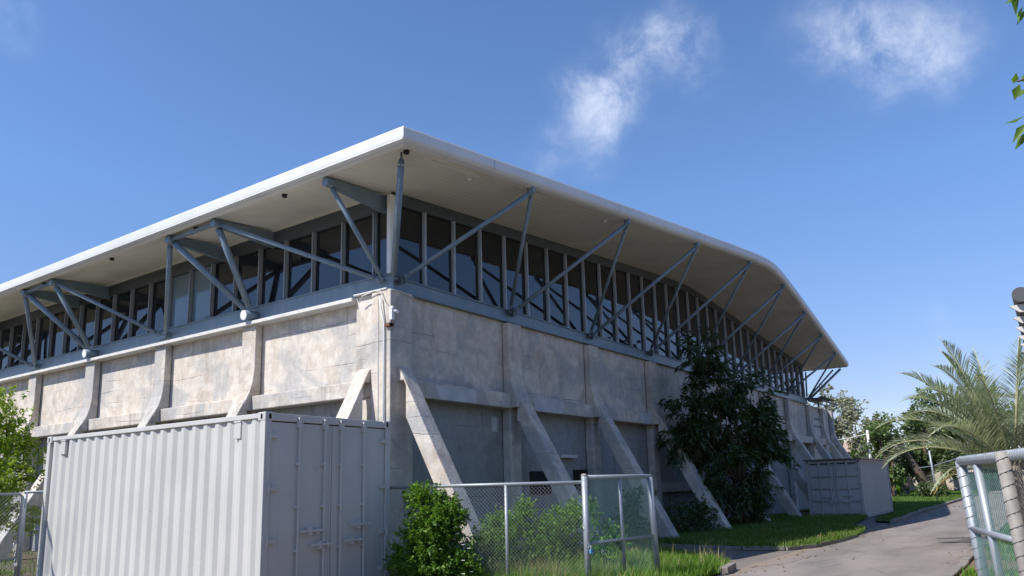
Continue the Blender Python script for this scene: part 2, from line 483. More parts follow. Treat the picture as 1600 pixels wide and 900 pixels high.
def kerb(path, w, h, name='kerb'):
    mb = MB()
    for (a, b) in zip(path[:-1], path[1:]):
        A = Vector((*a, 0)); B = Vector((*b, 0)); d = (B - A); L = d.length; d.normalize(); nrm = Vector((-d.y, d.x, 0))
        k = max(1, round(L / 1.0))
        for i in range(k):
            j = random.uniform(-.012, .012)
            mb.obox(A + d * (L * (i + .5) / k) + Vector((0, 0, h / 2 + j)) + nrm * j, d * (L / k / 2 - .008), nrm * (w / 2), Vector((0, 0, h / 2)))
    return tag(mb.build(name, M['kerb'], None, bevel=.015), kind='structure')


kerb(VERGE[:7], .11, .09)
kerb(LAWN[:5], .13, .11)
kerb([(-12, -8.82), (60, -8.82)], .14, .05)
kerb([(1.9, -5.65), (2.6, -5.55)], .14, .14)

# ---------------------------------------------------------------- foliage kit


def unit(a):
    return a / np.maximum(np.linalg.norm(a, axis=1, keepdims=True), 1e-9)


def leaf_mesh(P, D, L, W, fold=.18, droop=0.):
    """kite leaves: base P (N,3), axis D (N,3), length L (N,), width W (N,)"""
    N = len(P); D = unit(D)
    rnd = unit(RNG.normal(size=(N, 3)))
    S = unit(np.cross(D, rnd)); Nn = np.cross(S, D)
    L = L[:, None]; W = W[:, None]
    mid = P + D * L * .45 + Nn * L * .06
    tip = P + D * L; tip[:, 2] -= droop * L[:, 0]
    a = mid + S * W * .5 + Nn * W * fold; b = mid - S * W * .5 + Nn * W * fold
    V = np.stack([P, a, tip, b], 1).reshape(-1, 3)
    i = np.arange(N)[:, None] * 4
    F = np.concatenate([i + np.array([[0, 1, 2]]), i + np.array([[0, 2, 3]])], 0)
    return V, F


def lobes_twigs(lobes, gap=.0, gscale=1.0, seed=0):
    """sample twig anchors in ellipsoid lobes; returns positions, outward directions"""
    P = []; D = []
    for (cx, cy, cz, rx, ry, rz, n) in lobes:
        k = 0; tries = 0
        while k < n and tries < n * 30:
            tries += 1
            v = RNG.normal(size=3); v /= np.linalg.norm(v); r = RNG.random() ** (1 / 2.0)
            p = np.array([cx, cy, cz]) + v * r * np.array([rx, ry, rz])
            if gap and mnoise.noise(Vector(p * gscale) + Vector((seed, seed * 2.3, 0))) < gap * (RNG.random() * .6 + .4) - .25: continue
            P.append(p); D.append(v + np.array([0, 0, .25]) + RNG.normal(size=3) * .35); k += 1
    return np.array(P), unit(np.array(D))


def foliage(lobes, per, L, W, twig=.25, gap=.0, gscale=1., seed=0, droop=.15, spread=.8, hang=0.):
    P, D = lobes_twigs(lobes, gap, gscale, seed)
    D = D + np.array([0, 0, -hang]); D = unit(D)
    n = len(P)
    t = RNG.random((n, per)); base = P[:, None, :] + D[:, None, :] * (t[..., None] * twig)
    dirs = D[:, None, :] + RNG.normal(size=(n, per, 3)) * spread
    base = base.reshape(-1, 3) + RNG.normal(size=(n * per, 3)) * twig * .08
    l = L * RNG.uniform(.55, 1.25, n * per); w = W * RNG.uniform(.7, 1.2, n * per)
    return leaf_mesh(base, dirs.reshape(-1, 3), l, w, droop=droop), (P, D)


def limbs(mb, base, fork, lobes, r0, n=7, sub=3):
    base = Vector(base); fork = Vector(fork)
    wob = lambda s: Vector((random.uniform(-s, s), random.uniform(-s, s), random.uniform(-s, s)))
    mb.tube([base - Vector((0, 0, .1)), base.lerp(fork, .5) + wob(.06), fork], [r0 * 1.25, r0, r0 * .8], n)
    for (cx, cy, cz, rx, ry, rz, k) in lobes:
        c = Vector((cx, cy, cz)); m = fork.lerp(c, .5) + wob(.12 * (c - fork).length)
        mb.tube([fork, m, c], [r0 * .6, r0 * .4, r0 * .18], 6)
        for _ in range(sub):
            v = Vector((random.uniform(-1, 1) * rx, random.uniform(-1, 1) * ry, random.uniform(-.5, 1) * rz)) * .75
            s = m.lerp(c, random.uniform(.2, 1))
            mb.tube([s, s.lerp(c + v, .5) + wob(.05), c + v], [r0 * .25, r0 * .15, r0 * .05], 5)


def tree(name, base, label, cat, lobes, per, L, W, mat, fork=None, r0=.12, bark=None, group=None, twig=.3, gap=0., gscale=1., seed=0, hang=0., crown='crown', trunk='trunk', spread=.8, droop=.15, sub=3):
    root = thing(name, base, label, cat, group)
    (V, F), _ = foliage(lobes, per, L, W, twig, gap, gscale, seed, droop, spread, hang)
    np_mesh(crown, V, F, mat, root)
    mb = MB()
    if fork is None: fork = (base[0], base[1], base[2] + .35 * max(l[2] for l in lobes))
    limbs(mb, base, fork, lobes, r0, sub=sub)
    mb.build(trunk, bark or M['bark'], root, smooth=True)
    return root


def grass(name, poly, n, h0, h1, mat, z=0., lean=.35, width=.008, dens=None, hfun=None):
    xs = [p[0] for p in poly]; ys = [p[1] for p in poly]
    P = np.empty((0, 2))
    px = np.array(xs); py = np.array(ys)
    while len(P) < n:
        q = np.stack([RNG.uniform(min(xs), max(xs), n), RNG.uniform(min(ys), max(ys), n)], 1)
        ins = np.zeros(n, bool); j = len(px) - 1
        for i in range(len(px)):
            c = ((py[i] > q[:, 1]) != (py[j] > q[:, 1])) & (q[:, 0] < (px[j] - px[i]) * (q[:, 1] - py[i]) / (py[j] - py[i] + 1e-12) + px[i])
            ins ^= c; j = i
        q = q[ins]
        if dens is not None: q = q[RNG.random(len(q)) < dens(q)]
        P = np.concatenate([P, q])
    P = P[:n]
    h = RNG.uniform(h0, h1, n) * RNG.uniform(.6, 1., n)
    if hfun is not None: h = h * hfun(P)
    a = RNG.uniform(0, 2 * np.pi, n); b = a + np.pi / 2 + RNG.normal(size=n) * .4
    ld = np.stack([np.cos(b), np.sin(b)], 1) * (lean * h * RNG.uniform(.2, 1.6, n))[:, None]
    wv = np.stack([np.cos(a), np.sin(a)], 1) * width * RNG.uniform(.6, 1.5, n)[:, None]
    zz = np.full(n, z)
    v0 = np.column_stack([P - wv, zz]); v1 = np.column_stack([P + wv, zz])
    m0 = np.column_stack([P - wv * .7 + ld * .35, zz + h * .55]); m1 = np.column_stack([P + wv * .7 + ld * .35, zz + h * .55])
    t = np.column_stack([P + ld, zz + h])
    V = np.stack([v0, v1, m1, m0, t], 1).reshape(-1, 3)
    i = np.arange(n)[:, None] * 5
    F = np.concatenate([i + np.array([[0, 1, 2]]), i + np.array([[0, 2, 3]]), i + np.array([[3, 2, 4]])], 0)
    return tag(np_mesh(name, V, F, mat), kind='stuff')


# ------------------------------------------------------------------- arena
S = 3.8635; NB = 8; XC = S * NB / 2; XE = S * NB; LY = 26.9
arena = thing('arena_building', (0, 0, 0), 'large concrete sports arena with white oversailing roof, blue grey struts and raked buttresses', 'building')


def zsof(x):
    return 8.76 - .0828 * math.sqrt((x - XC) ** 2 + 1.2 ** 2)


def yedge(x):
    return -3.30 + .0765 * math.sqrt((x - XC) ** 2 + 1.2 ** 2)


# buttress outline: (outward distance, height)
OUT = [(.20, 5.32), (.20, 4.25), (.235, 3.95), (.30, 3.72), (.40, 3.52), (.55, 3.26)]
FOOT = 2.38
LEGO = [(.92, 2.62), (FOOT, .0)]
LEGI = [(FOOT - .40, .0), (.42, 2.85)]


def buttress(fn, e, a0, a1, b0, b1):
    """fn(d, along, z) -> point. pilaster over [a0,a1], leg over [b0,b1]"""
    mb = MB()
    pil = OUT[:5] + [(.42, 3.30), (.02, 3.30), (.02, 5.32)]
    P = [fn(d, a0, z) for d, z in pil]; dv = Vector(fn(0, a1, 0)) - Vector(fn(0, a0, 0))
    mb.prism(P, dv)
    leg = [(.36, 3.60), (.405, 3.515), (.56, 3.25)] + LEGO + LEGI + [(.40, 2.95), (.30, 3.0)]
    P = [fn(d, b0, z) for d, z in leg]; dv = Vector(fn(0, b1, 0)) - Vector(fn(0, b0, 0))
    mb.prism(P, dv)
    pillar = [(.15, 3.32), (.15, 0.), (-.08, 0.), (-.08, 3.32)]
    P = [fn(d, a0 + .06 * (1 if a1 > a0 else -1), z) for d, z in pillar]; dv = Vector(fn(0, a1, 0)) - Vector(fn(0, a0 + .12 * (1 if a1 > a0 else -1), 0))
    mb.prism(P, dv)
    foot = [(FOOT + .06, .10), (FOOT + .06, -.02), (FOOT - .5, -.02), (FOOT - .5, .10)]
    P = [fn(d, b0 - .05 * (1 if b1 > b0 else -1), z) for d, z in foot]; dv = Vector(fn(0, b1, 0)) - Vector(fn(0, b0 - .1 * (1 if b1 > b0 else -1), 0))
    mb.prism(P, dv)
    return mb.build('buttress', M['concrete'], arena, bevel=.018)


fr = lambda d, a, z: (a, -d, z)
fl = lambda d, a, z: (-d, a, z)
for i in range(1, NB + 1):
    x = i * S
    buttress(fr, 1, x - .17, x + .37, x - .08, x + .32)
LPIL = [4.28, 7.93, 11.5, 15.03, 18.7, 22.4]
for y in LPIL:
    buttress(fl, 1, y - .25, y + .25, y - .23, y + .15)
# corner pier and its two legs
mb = MB()
mb.box(-.24, .39, -.20, .32, 0, 5.36); mb.box(-.17, .02, .322, .82, 3.3, 5.355); mb.box(-.12, .02, .322, .8, 0, 3.298)
mb.build('corner_pier', M['concrete'], arena, bevel=.02)
for fn, b0, b1 in ((fr, -.05, .31), (fl, .34, .70)):
    mb = MB()
    leg = [(.19, 3.86), (.27, 3.80), (.40, 3.56), (.56, 3.27)] + LEGO + LEGI + [(.42, 3.45), (.36, 3.56), (.19, 3.56)]
    mb.prism([fn(d, b0, z) for d, z in leg], Vector(fn(0, b1, 0)) - Vector(fn(0, b0, 0)))
    mb.build('buttress', M['concrete'], arena, bevel=.018)

# walls
mb = MB(); mb.box(.385, XE + .1, .0, .4, 3.402, 5.36); mb.build('wall', M['concrete'], arena)
mb = MB(); mb.box(.385, XE + .1, .10, .4, 0, 3.4); mb.build('lower_wall', M['lower'], arena)
mb = MB(); mb.box(.0, .38, .81, LY, 3.402, 5.26); mb.build('wall', M['concrete'], arena)
mb = MB(); mb.box(.10, .38, .81, LY, 0, 3.4); mb.build('lower_wall', M['lower'], arena)
mb = MB(); mb.box(.5, XE - .2, LY - .4, LY, 0, 7.3); mb.box(XE - .2, XE + .1, .42, LY, 0, 7.3); mb.build('wall', M['concrete'], arena)
mb = MB(); mb.box(XE - .05, 35.9, .01, .4, 0, 5.36); mb.box(35.9, 36.1, .01, 9, 0, 5.36); mb.build('annex_wall', M['concrete'], arena)
for x in (33.8, 35.9):
    buttress(fr, 1, x - .17, x + .2, x - .1, x + .2)
# tie beams (one per bay) on the right and left
for i in range(NB + 1):
    mb = MB(); x0 = i * S + (.37 if i else .39); x1 = (i + 1) * S - .17 if i < NB else 33.6
    mb.box(x0 + .002, x1 - .002, -.25, .05, 3.28, 3.625)
    mb.build('tie_beam', M['concrete'], arena, bevel=.02)
ys = [.82] + LPIL + [LY]
for i in range(len(ys) - 1):
    mb = MB(); mb.box(-.25, .05, ys[i] + (.25 if i else 0) + .002, ys[i + 1] - .252, 3.31, 3.625)
    mb.build('tie_beam', M['concrete'], arena, bevel=.02)
# fresh cement render patches
for (x0, x1, z0, z1, y) in ((1.0, 2.35, 3.285, 3.60, -.25), (4.6, 5.95, 3.285, 3.61, -.25), (10.3, 11.35, 3.285, 3.61, -.25)):
    mb = MB(); k = 14
    top = [(x0 + (x1 - x0) * t / k, y - .004, z1 + random.uniform(-.02, .012)) for t in range(k + 1)]
    bot = [(x1 - .25 * random.random() - (x1 - x0 - .3) * t / k, y - .004, z0 + random.uniform(0, .01)) for t in range(k + 1)]
    mb.add(top + bot, [tuple(range(len(top) + len(bot)))]); mb.build('render_patch', M['render'], arena)
# low openings with lintel in the shaded wall
mb = MB(); mb.box(4.85, 5.75, .055, .09, 1.30, 1.86); mb.build('vent_opening', M['hole'], arena)
mb = MB(); mb.box(6.9, 8.0, .055, .09, 1.36, 1.9); mb.build('vent_opening', M['hole'], arena)
mb = MB(); mb.box(6.1, 6.9, -.06, .1, 2.2, 2.28); mb.build('sill_block', M['ledge'], arena)
mb = MB(); mb.box(3.35, 3.55, .08, .1, 2.75, 3.1); mb.build('notice_patch', M['render'], arena)
mb = MB(); mb.box(11.9, 15.2, -.1, .1, 1.2, 1.5); mb.box(8.4, 11.3, -.1, .1, .35, .6); mb.build('plinth_beam', M['concrete'], arena, bevel=.02)
# drip ledge along the left, steel ring beams
mb = MB(); mb.box(-.30, .0, .82, LY, 5.255, 5.335); mb.box(-.262, .0, -.10, .82, 5.362, 5.395)
mb.build('ledge', M['ledge'], arena, bevel=.008)
mb = MB(); mb.box(-.06, .2, -.06, LY, 5.40, 5.73); mb.box(-.09, -.062, -.06, LY, 5.71, 5.732); mb.box(-.045, .2, .83, LY, 5.337, 5.398)
for y in (.95, 8.2, 15.5, 22.8): mb.box(-.064, -.058, y, y + .012, 5.40, 5.71)
mb.build('ring_beam', M['steel'], arena)
mb = MB(); mb.box(.205, XE + .1, -.08, .2, 5.365, 5.66); mb.box(.205, XE + .1, -.11, -.082, 5.64, 5.664); mb.box(.205, XE + .1, -.12, -.082, 5.365, 5.385)
mb.box(-.06, .2, -.09, -.062, 5.38, 5.70)
mb.build('ring_beam', M['steel'], arena)
# head beams above the glazing
mb = MB()
xs = np.linspace(.05, XE, 41)
for a, b in zip(xs[:-1], xs[1:]):
    mb.add([(a, -.02, zsof(a) - .26), (b, -.02, zsof(b) - .26), (b, -.02, zsof(b) + .01), (a, -.02, zsof(a) + .01), (a, .2, zsof(a) - .26), (b, .2, zsof(b) - .26), (b, .2, zsof(b) + .01), (a, .2, zsof(a) + .01)],
           [(0, 1, 2, 3), (0, 4, 5, 1), (4, 7, 6, 5)])
mb.build('head_beam', M['dark_steel'], arena)
mb = MB(); mb.box(-.03, .2, .0, LY, 7.12, zsof(0) + .01); mb.build('head_beam', M['dark_steel'], arena)
mb = MB(); mb.box(-.055, -.032, .0, LY, zsof(0) - .05, zsof(0) + .012); mb.build('soffit_trim', M['soffit'], arena)


def pane(corners, nrm, mat, mull):
    """one window: a tilted pane, with its mullion as a sub-part"""
    c = Vector((0, 0, 0))
    for p in corners: c += Vector(p)
    c /= 4
    q = Matrix.Rotation(R(random.gauss(0, .22)), 3, 'Z') @ Matrix.Rotation(R(random.gauss(0, .18)), 3, 'X' if abs(nrm[1]) > .5 else 'Y')
    P = [c + q @ (Vector(p) - c) for p in corners]
    mb = MB(); mb.prism(P, -Vector(nrm) * .02)
    o = mb.build('window', mat, arena)
    m2 = MB(); m2.box(*mull[:6]); m2.box(*mull[6:]); m2.build('mullion', M['alu'] if abs(nrm[1]) > .5 else M['shade_alu'], o)


q4 = S / 4
for i in range(NB * 4):
    x0 = i * q4 + (.08 if i == 0 else 0); x1 = (i + 1) * q4; e = .012
    zt0 = zsof(x0) - .25; zt1 = zsof(x1) - .25; xm = x1 if i < NB * 4 - 1 else x1 - .05
    pane([(x0 + e, .04, 5.66), (x1 - e, .04, 5.66), (x1 - e, .04, zt1), (x0 + e, .04, zt0)], (0, -1, 0), M['glass'],
         (xm - .018, xm + .018, -.05, .035, 5.665, zt1 - .012, xm - .036, xm - .0185, -.02, .03, 5.665, zt1 - .012))
ly = [.06, .48] + [.48 + .935 * k for k in range(1, 29)]
for i, (a, b) in enumerate(zip(ly[:-1], ly[1:])):
    pane([(.04, b - .012, 5.73), (.04, a + .012, 5.73), (.04, a + .012, 7.13), (.04, b - .012, 7.13)], (-1, 0, 0), M['pale'] if i in (7, 8) else M['glass'],
         (-.06, .035, b - .019, b + .019, 5.733, 7.119, -.015, .03, b - .045, b - .021, 5.733, 7.119))
mb = MB(); mb.box(-.10, .045, -.055, .055, 5.735, 7.39); mb.build('corner_mullion', M['white'], arena, bevel=.01)

# roof: one shell, a fascia around it and a soffit below
NX = 60
XR = list(np.linspace(-1.77, XE + 1.77, NX + 1))
YB = LY + 1.8
mb = MB()
vt = []
for x in XR:
    vt.append((x, yedge(x) + .03, zsof(x) + .27)); 
for x in XR: vt.append((x, YB, zsof(x) + .27))
for x in XR: vt.append((x, yedge(x) + .03, zsof(x) + .05))
for x in XR: vt.append((x, YB, zsof(x) + .05))
n = NX + 1
fs = []
for i in range(NX):
    fs += [(i, i + 1, n + i + 1, n + i), (2 * n + i, 3 * n + i, 3 * n + i + 1, 2 * n + i + 1), (i, 2 * n + i, 2 * n + i + 1, i + 1), (n + i, n + i + 1, 3 * n + i + 1, 3 * n + i)]
fs += [(0, n, 3 * n, 2 * n), (NX, 2 * n + NX, 3 * n + NX, n + NX)]
mb.add(vt, fs)
roof = mb.build('roof', M['fascia'], arena)
edge = [Vector((-1.77, YB, zsof(-1.77)))] + [Vector((-1.77, y, zsof(-1.77))) for y in np.linspace(YB - 1, yedge(-1.77) + .5, 12)] + [Vector((x, yedge(x), zsof(x))) for x in XR] + [Vector((XE + 1.77, y, zsof(-1.77))) for y in (1, 10, 20, YB)]
prof = [(-.17, .004), (-.14, -.022), (-.09, -.012), (-.045, .02), (-.012, .055), (.002, .085), (.004, .11), (.004, .25), (-.012, .285), (-.05, .295), (-.12, .285)]
mb = MB(); rings = []
for i, p in enumerate(edge):
    d0 = (p - edge[i - 1]) if i else (edge[1] - p); d1 = (edge[i + 1] - p) if i < len(edge) - 1 else d0
    d0 = Vector((d0.x, d0.y, 0)).normalized(); d1 = Vector((d1.x, d1.y, 0)).normalized()
    n0 = Vector((d0.y, -d0.x, 0)); n1 = Vector((d1.y, -d1.x, 0)); mtr = (n0 + n1); mtr = mtr / max(.3, mtr.dot(n0))
    rings.append([p + mtr * a + Vector((0, 0, b)) for a, b in prof])
k = len(prof)
mb.add([q for r_ in rings for q in r_], [(i * k + j, i * k + j + 1, (i + 1) * k + j + 1, (i + 1) * k + j) for i in range(len(rings) - 1) for j in range(k - 1)])
fas = mb.build('fascia', M['fascia'], roof)
# sheet joints of the fascia
for x in (.6, 5.2, 9.9, 14.6, 19.2, 23.8):
    mb = MB(); c = Vector((x, yedge(x) - .0055, zsof(x) + .155)); s = (yedge(x + .01) - yedge(x)) / .01
    d = Vector((1, s, 0)).normalized(); mb.obox(c, d * .012, Vector((d.y, -d.x, 0)) * .004, (0, 0, .1)); mb.build('sheet_joint', M['alu'], fas)
mb = MB(); vt = []
for x in XR: vt.append((x, yedge(x) + .05, zsof(x)))
for x in XR: vt.append((x, YB - .1, zsof(x)))
vt = [(min(max(x, -1.72), XE + 1.72), y, z) for x, y, z in vt]
mb.add(vt, [(i, n + i, n + i + 1, i + 1) for i in range(NX)])
mb.build('soffit', M['soffit'], roof)
for (x, y) in ((-1.45, 1.55), (-1.45, 4.6), (-1.45, 8.2), (-1.45, 11.8), (.5, -1.6), (5.4, -2.0), (10.4, -2.4), (-1.42, -1.72)):
    mb = MB(); z = zsof(x); mb.tube([(x, y, z + .002), (x, y, z - .06)], [.055, .05], 12); mb.build('downlight', M['black'] if y > 0 or x < 0 else M['white'], roof, smooth='auto')
mb = MB(); mb.obox((-.2, -1.75, zsof(-.2) - .012), (.75, -.055, .06), (0, .025, 0), (0, 0, .012)); mb.build('light_batten', M['white'], roof)

# struts, right-hand front
NODEZ = 5.64


def strut(a, b, r=.048, name='strut', flat=True):
    a = Vector(a); b = Vector(b); d = (b - a).normalized()
    mb = MB()
    mb.tube([a + d * .16, b - d * .12], r, 14)
    if flat:                                     # forked ends with a pin
        s = d.cross(Vector((0, 0, 1))).normalized(); up = s.cross(d)
        for (p, q) in ((a, a + d * .2), (b - d * .16, b)):
            mb.obox((p + q) / 2, (q - p) / 2, s * .012, up * r * .95)
        mb.tube([a + d * .06 - s * r, a + d * .06 + s * r], r * .42, 8)
        mb.tube([b - d * .04 - s * r, b - d * .04 + s * r], r * .42, 8)
    return mb.build(name, M['steel'], arena, smooth='auto')


def tip(i):
    x = (i + .5) * S
    return Vector((x, yedge(x) + .13, zsof(x) - .10))


for i in range(NB):
    t = tip(i)
    strut((i * S + .14, -.17, NODEZ), t)
    strut(((i + 1) * S - .03, -.17, NODEZ), t, .042)
    mb = MB(); mb.obox(t + Vector((0, .01, .045)), (.05, 0, 0), (0, .07, 0), (0, 0, .055)); mb.sphere(t, .055, 10, 6); mb.build('strut_bracket', M['steel'], arena)
for i in range(NB + 1):
    mb = MB(); x = i * S + .05
    mb.box(x - .16, x + .16, -.19, -.122, 5.56, 5.63); mb.box(x - .02, x + .02, -.22, -.122, 5.5, 5.72); mb.build('gusset_plate', M['dark_steel'], arena)
# corner post out to the roof corner, and its twin at the far end
for sx, x0 in ((-1, 0.), (1, XE)):
    b = Vector((x0 + sx * 1.42, -1.60, zsof(-1.42) - .16)); a = Vector((x0 + sx * .1, -.14, 5.55))
    strut(a, b, .062, 'corner_post')
    mb = MB(); mb.tube([b, b + Vector((0, 0, .18))], .018, 8); mb.sphere(b, .05, 8, 5); mb.build('strut_bracket', M['dark_steel'], arena)
strut((XE + .02, -.1, NODEZ), (XE + 1.1, .1, 7.2), .045); strut((XE + .05, -.12, NODEZ), (XE + 1.6, -1.2, 7.22), .045)

# left-hand side: roof beams, V struts, posts and long braces
XT = -1.47; ZT = 7.245


def roof_beam(y):
    mb = MB()
    prf = [(-1.52, 7.335), (-1.52, 7.185), (.03, 7.07), (.03, 7.42)]
    mb.prism([(x, y - .055, min(z, zsof(x) - .003) if z > 7.2 else z) for x, z in prf], (0, .11, 0))
    mb.tube([(-1.57, y, ZT - .005), (-1.42, y, ZT - .005)], .09, 18)
    return mb.build('roof_beam', M['steel'], arena, smooth=False)


VN = [4.22, 11.45, 18.7]; VT = [(3.79, 5.54), (11.17, 12.85), (18.45, 20.15), (25.7, 27.4)]; PN = [7.85, 15.05, 22.3]
roof_beam(.22)
strut((-.12, .10, 5.58), (XT, .22, ZT), .048)
strut((-.14, .16, 5.60), (XT, VT[0][0], ZT), .048)
for k, y in enumerate(VN):
    e0, e1 = VT[k]
    for e, dy in ((e0, -.03), (e1, .03)):
        roof_beam(e)
        strut((-.22, y + dy, 5.55), (XT, e, ZT), .073, flat=False)
    mb = MB(); mb.tube([(.0, y, 5.50), (-.40, y, 5.47)], .115, 20); mb.build('node_drum', M['steel'], arena, smooth='auto')
    mb = MB(); mb.tube([(-.401, y, 5.47), (-.412, y, 5.469)], .112, 20); mb.build('drum_cap', M['white'], arena)
    mb = MB(); mb.tube([(XT, e0, ZT + .01), (XT, e1, ZT + .01)], .05, 12); mb.build('tie_tube', M['steel'], arena, smooth='auto')
roof_beam(VT[3][0])
for k, y in enumerate(PN):
    strut((-.13, y, 5.50), (XT, VT[k][1] + .03, ZT - .05), .06, 'strut_post')
    strut((-.13, y + .22, 5.58), (XT, VT[k + 1][0], ZT), .048)
    mb = MB(); mb.box(-.13, -.062, y - .12, y + .36, 5.47, 5.62); mb.build('gusset_plate', M['steel'], arena)

# corner services: conduit, cables, rusty bracket
mb = MB(); mb.tube([(-.30, .03, 5.22), (-.305, .0, 5.0), (-.275, -.06, 4.7), (-.27, -.07, 0)], .018, 8); mb.build('conduit', M['white'], arena, smooth=True)
mb = MB(); mb.tube([(-.275, .62, 5.20), (-.31, .52, 5.30), (-.30, .2, 5.36), (-.28, .02, 5.33), (-.29, -.06, 5.15), (-.27, -.19, 4.95)], .012, 6)
mb.tube([(-.25, -.22, 5.33), (-.05, -.235, 5.34), (.42, -.225, 5.28)], .010, 6); mb.tube([(-.253, .12, 5.2), (-.255, .11, 3.2), (-.255, .12, 2.6)], .006, 5); mb.build('cable', M['ledge'], arena)
mb = MB(); mb.box(-.33, -.20, -.26, -.205, 4.60, 4.66); mb.box(-.30, -.242, -.26, -.1, 4.60, 4.66); mb.build('bracket', M['rustm'], arena)
cam_t = thing('security_camera', (-.2, -.26, 4.72), 'white security camera with junction box mounted high on the arena corner pier', 'security camera')
mb = MB(); mb.box(-.29, -.21, -.285, -.205, 4.72, 4.95); mb.build('junction_box', M['white'], cam_t, bevel=.01)
mb = MB(); mb.tube([(-.25, -.25, 4.93), (-.17, -.36, 4.86)], .03, 10); mb.sphere((-.25, -.25, 4.95), .05, 10, 6); mb.build('camera_head', M['white'], cam_t, smooth=True)

# faded lettering patch and metal frames on the far annex
mb = MB(); mb.box(32.0, 33.9, -.012, .005, 3.75, 5.05); mb.build('painted_panel', m_simple('faded_white_paint', (.5, .49, .47), .9, var=.2), arena)
mb = MB()
for (z, a, b) in ((4.62, 32.3, 33.5), (4.22, 32.2, 33.6)):
    x = a
    while x < b:
        wd = random.uniform(.12, .26); mb.box(x, x + wd, -.016, -.013, z, z + random.uniform(.10, .16)); x += wd + .06
mb.build('faded_lettering', M['dark_steel'], arena)
mb = MB()
for z, x1 in ((5.75, 33.6), (5.55, 35.2)):
    mb.box(31.6, x1, -.7, -.6, z, z + .05); mb.box(31.6, x1, -.1, .0, z, z + .05); mb.box(x1 - .06, x1, -.7, .0, z, z + .05); mb.box(x1 - .08, x1, -.08, .0, 5.36, z)
mb.box(31.4, 33.8, -.9, .1, 5.68, 5.71)
mb.build('metal_frame', M['dark_steel'], arena)
mb = MB(); mb.box(33.9, 34.2, -.04, .0, 3.65, 5.0); mb.build('downpipe', M['dark_steel'], arena)

# -------------------------------------------------------------- containers


def frame_pt(org, yaw):
    c, s = math.cos(yaw), math.sin(yaw)
    return lambda x, y, z: (org[0] + c * x - s * y, org[1] + s * x + c * y, org[2] + z)


def xform(mb, T):
    mb.v = [T(*p) for p in mb.v]; return mb


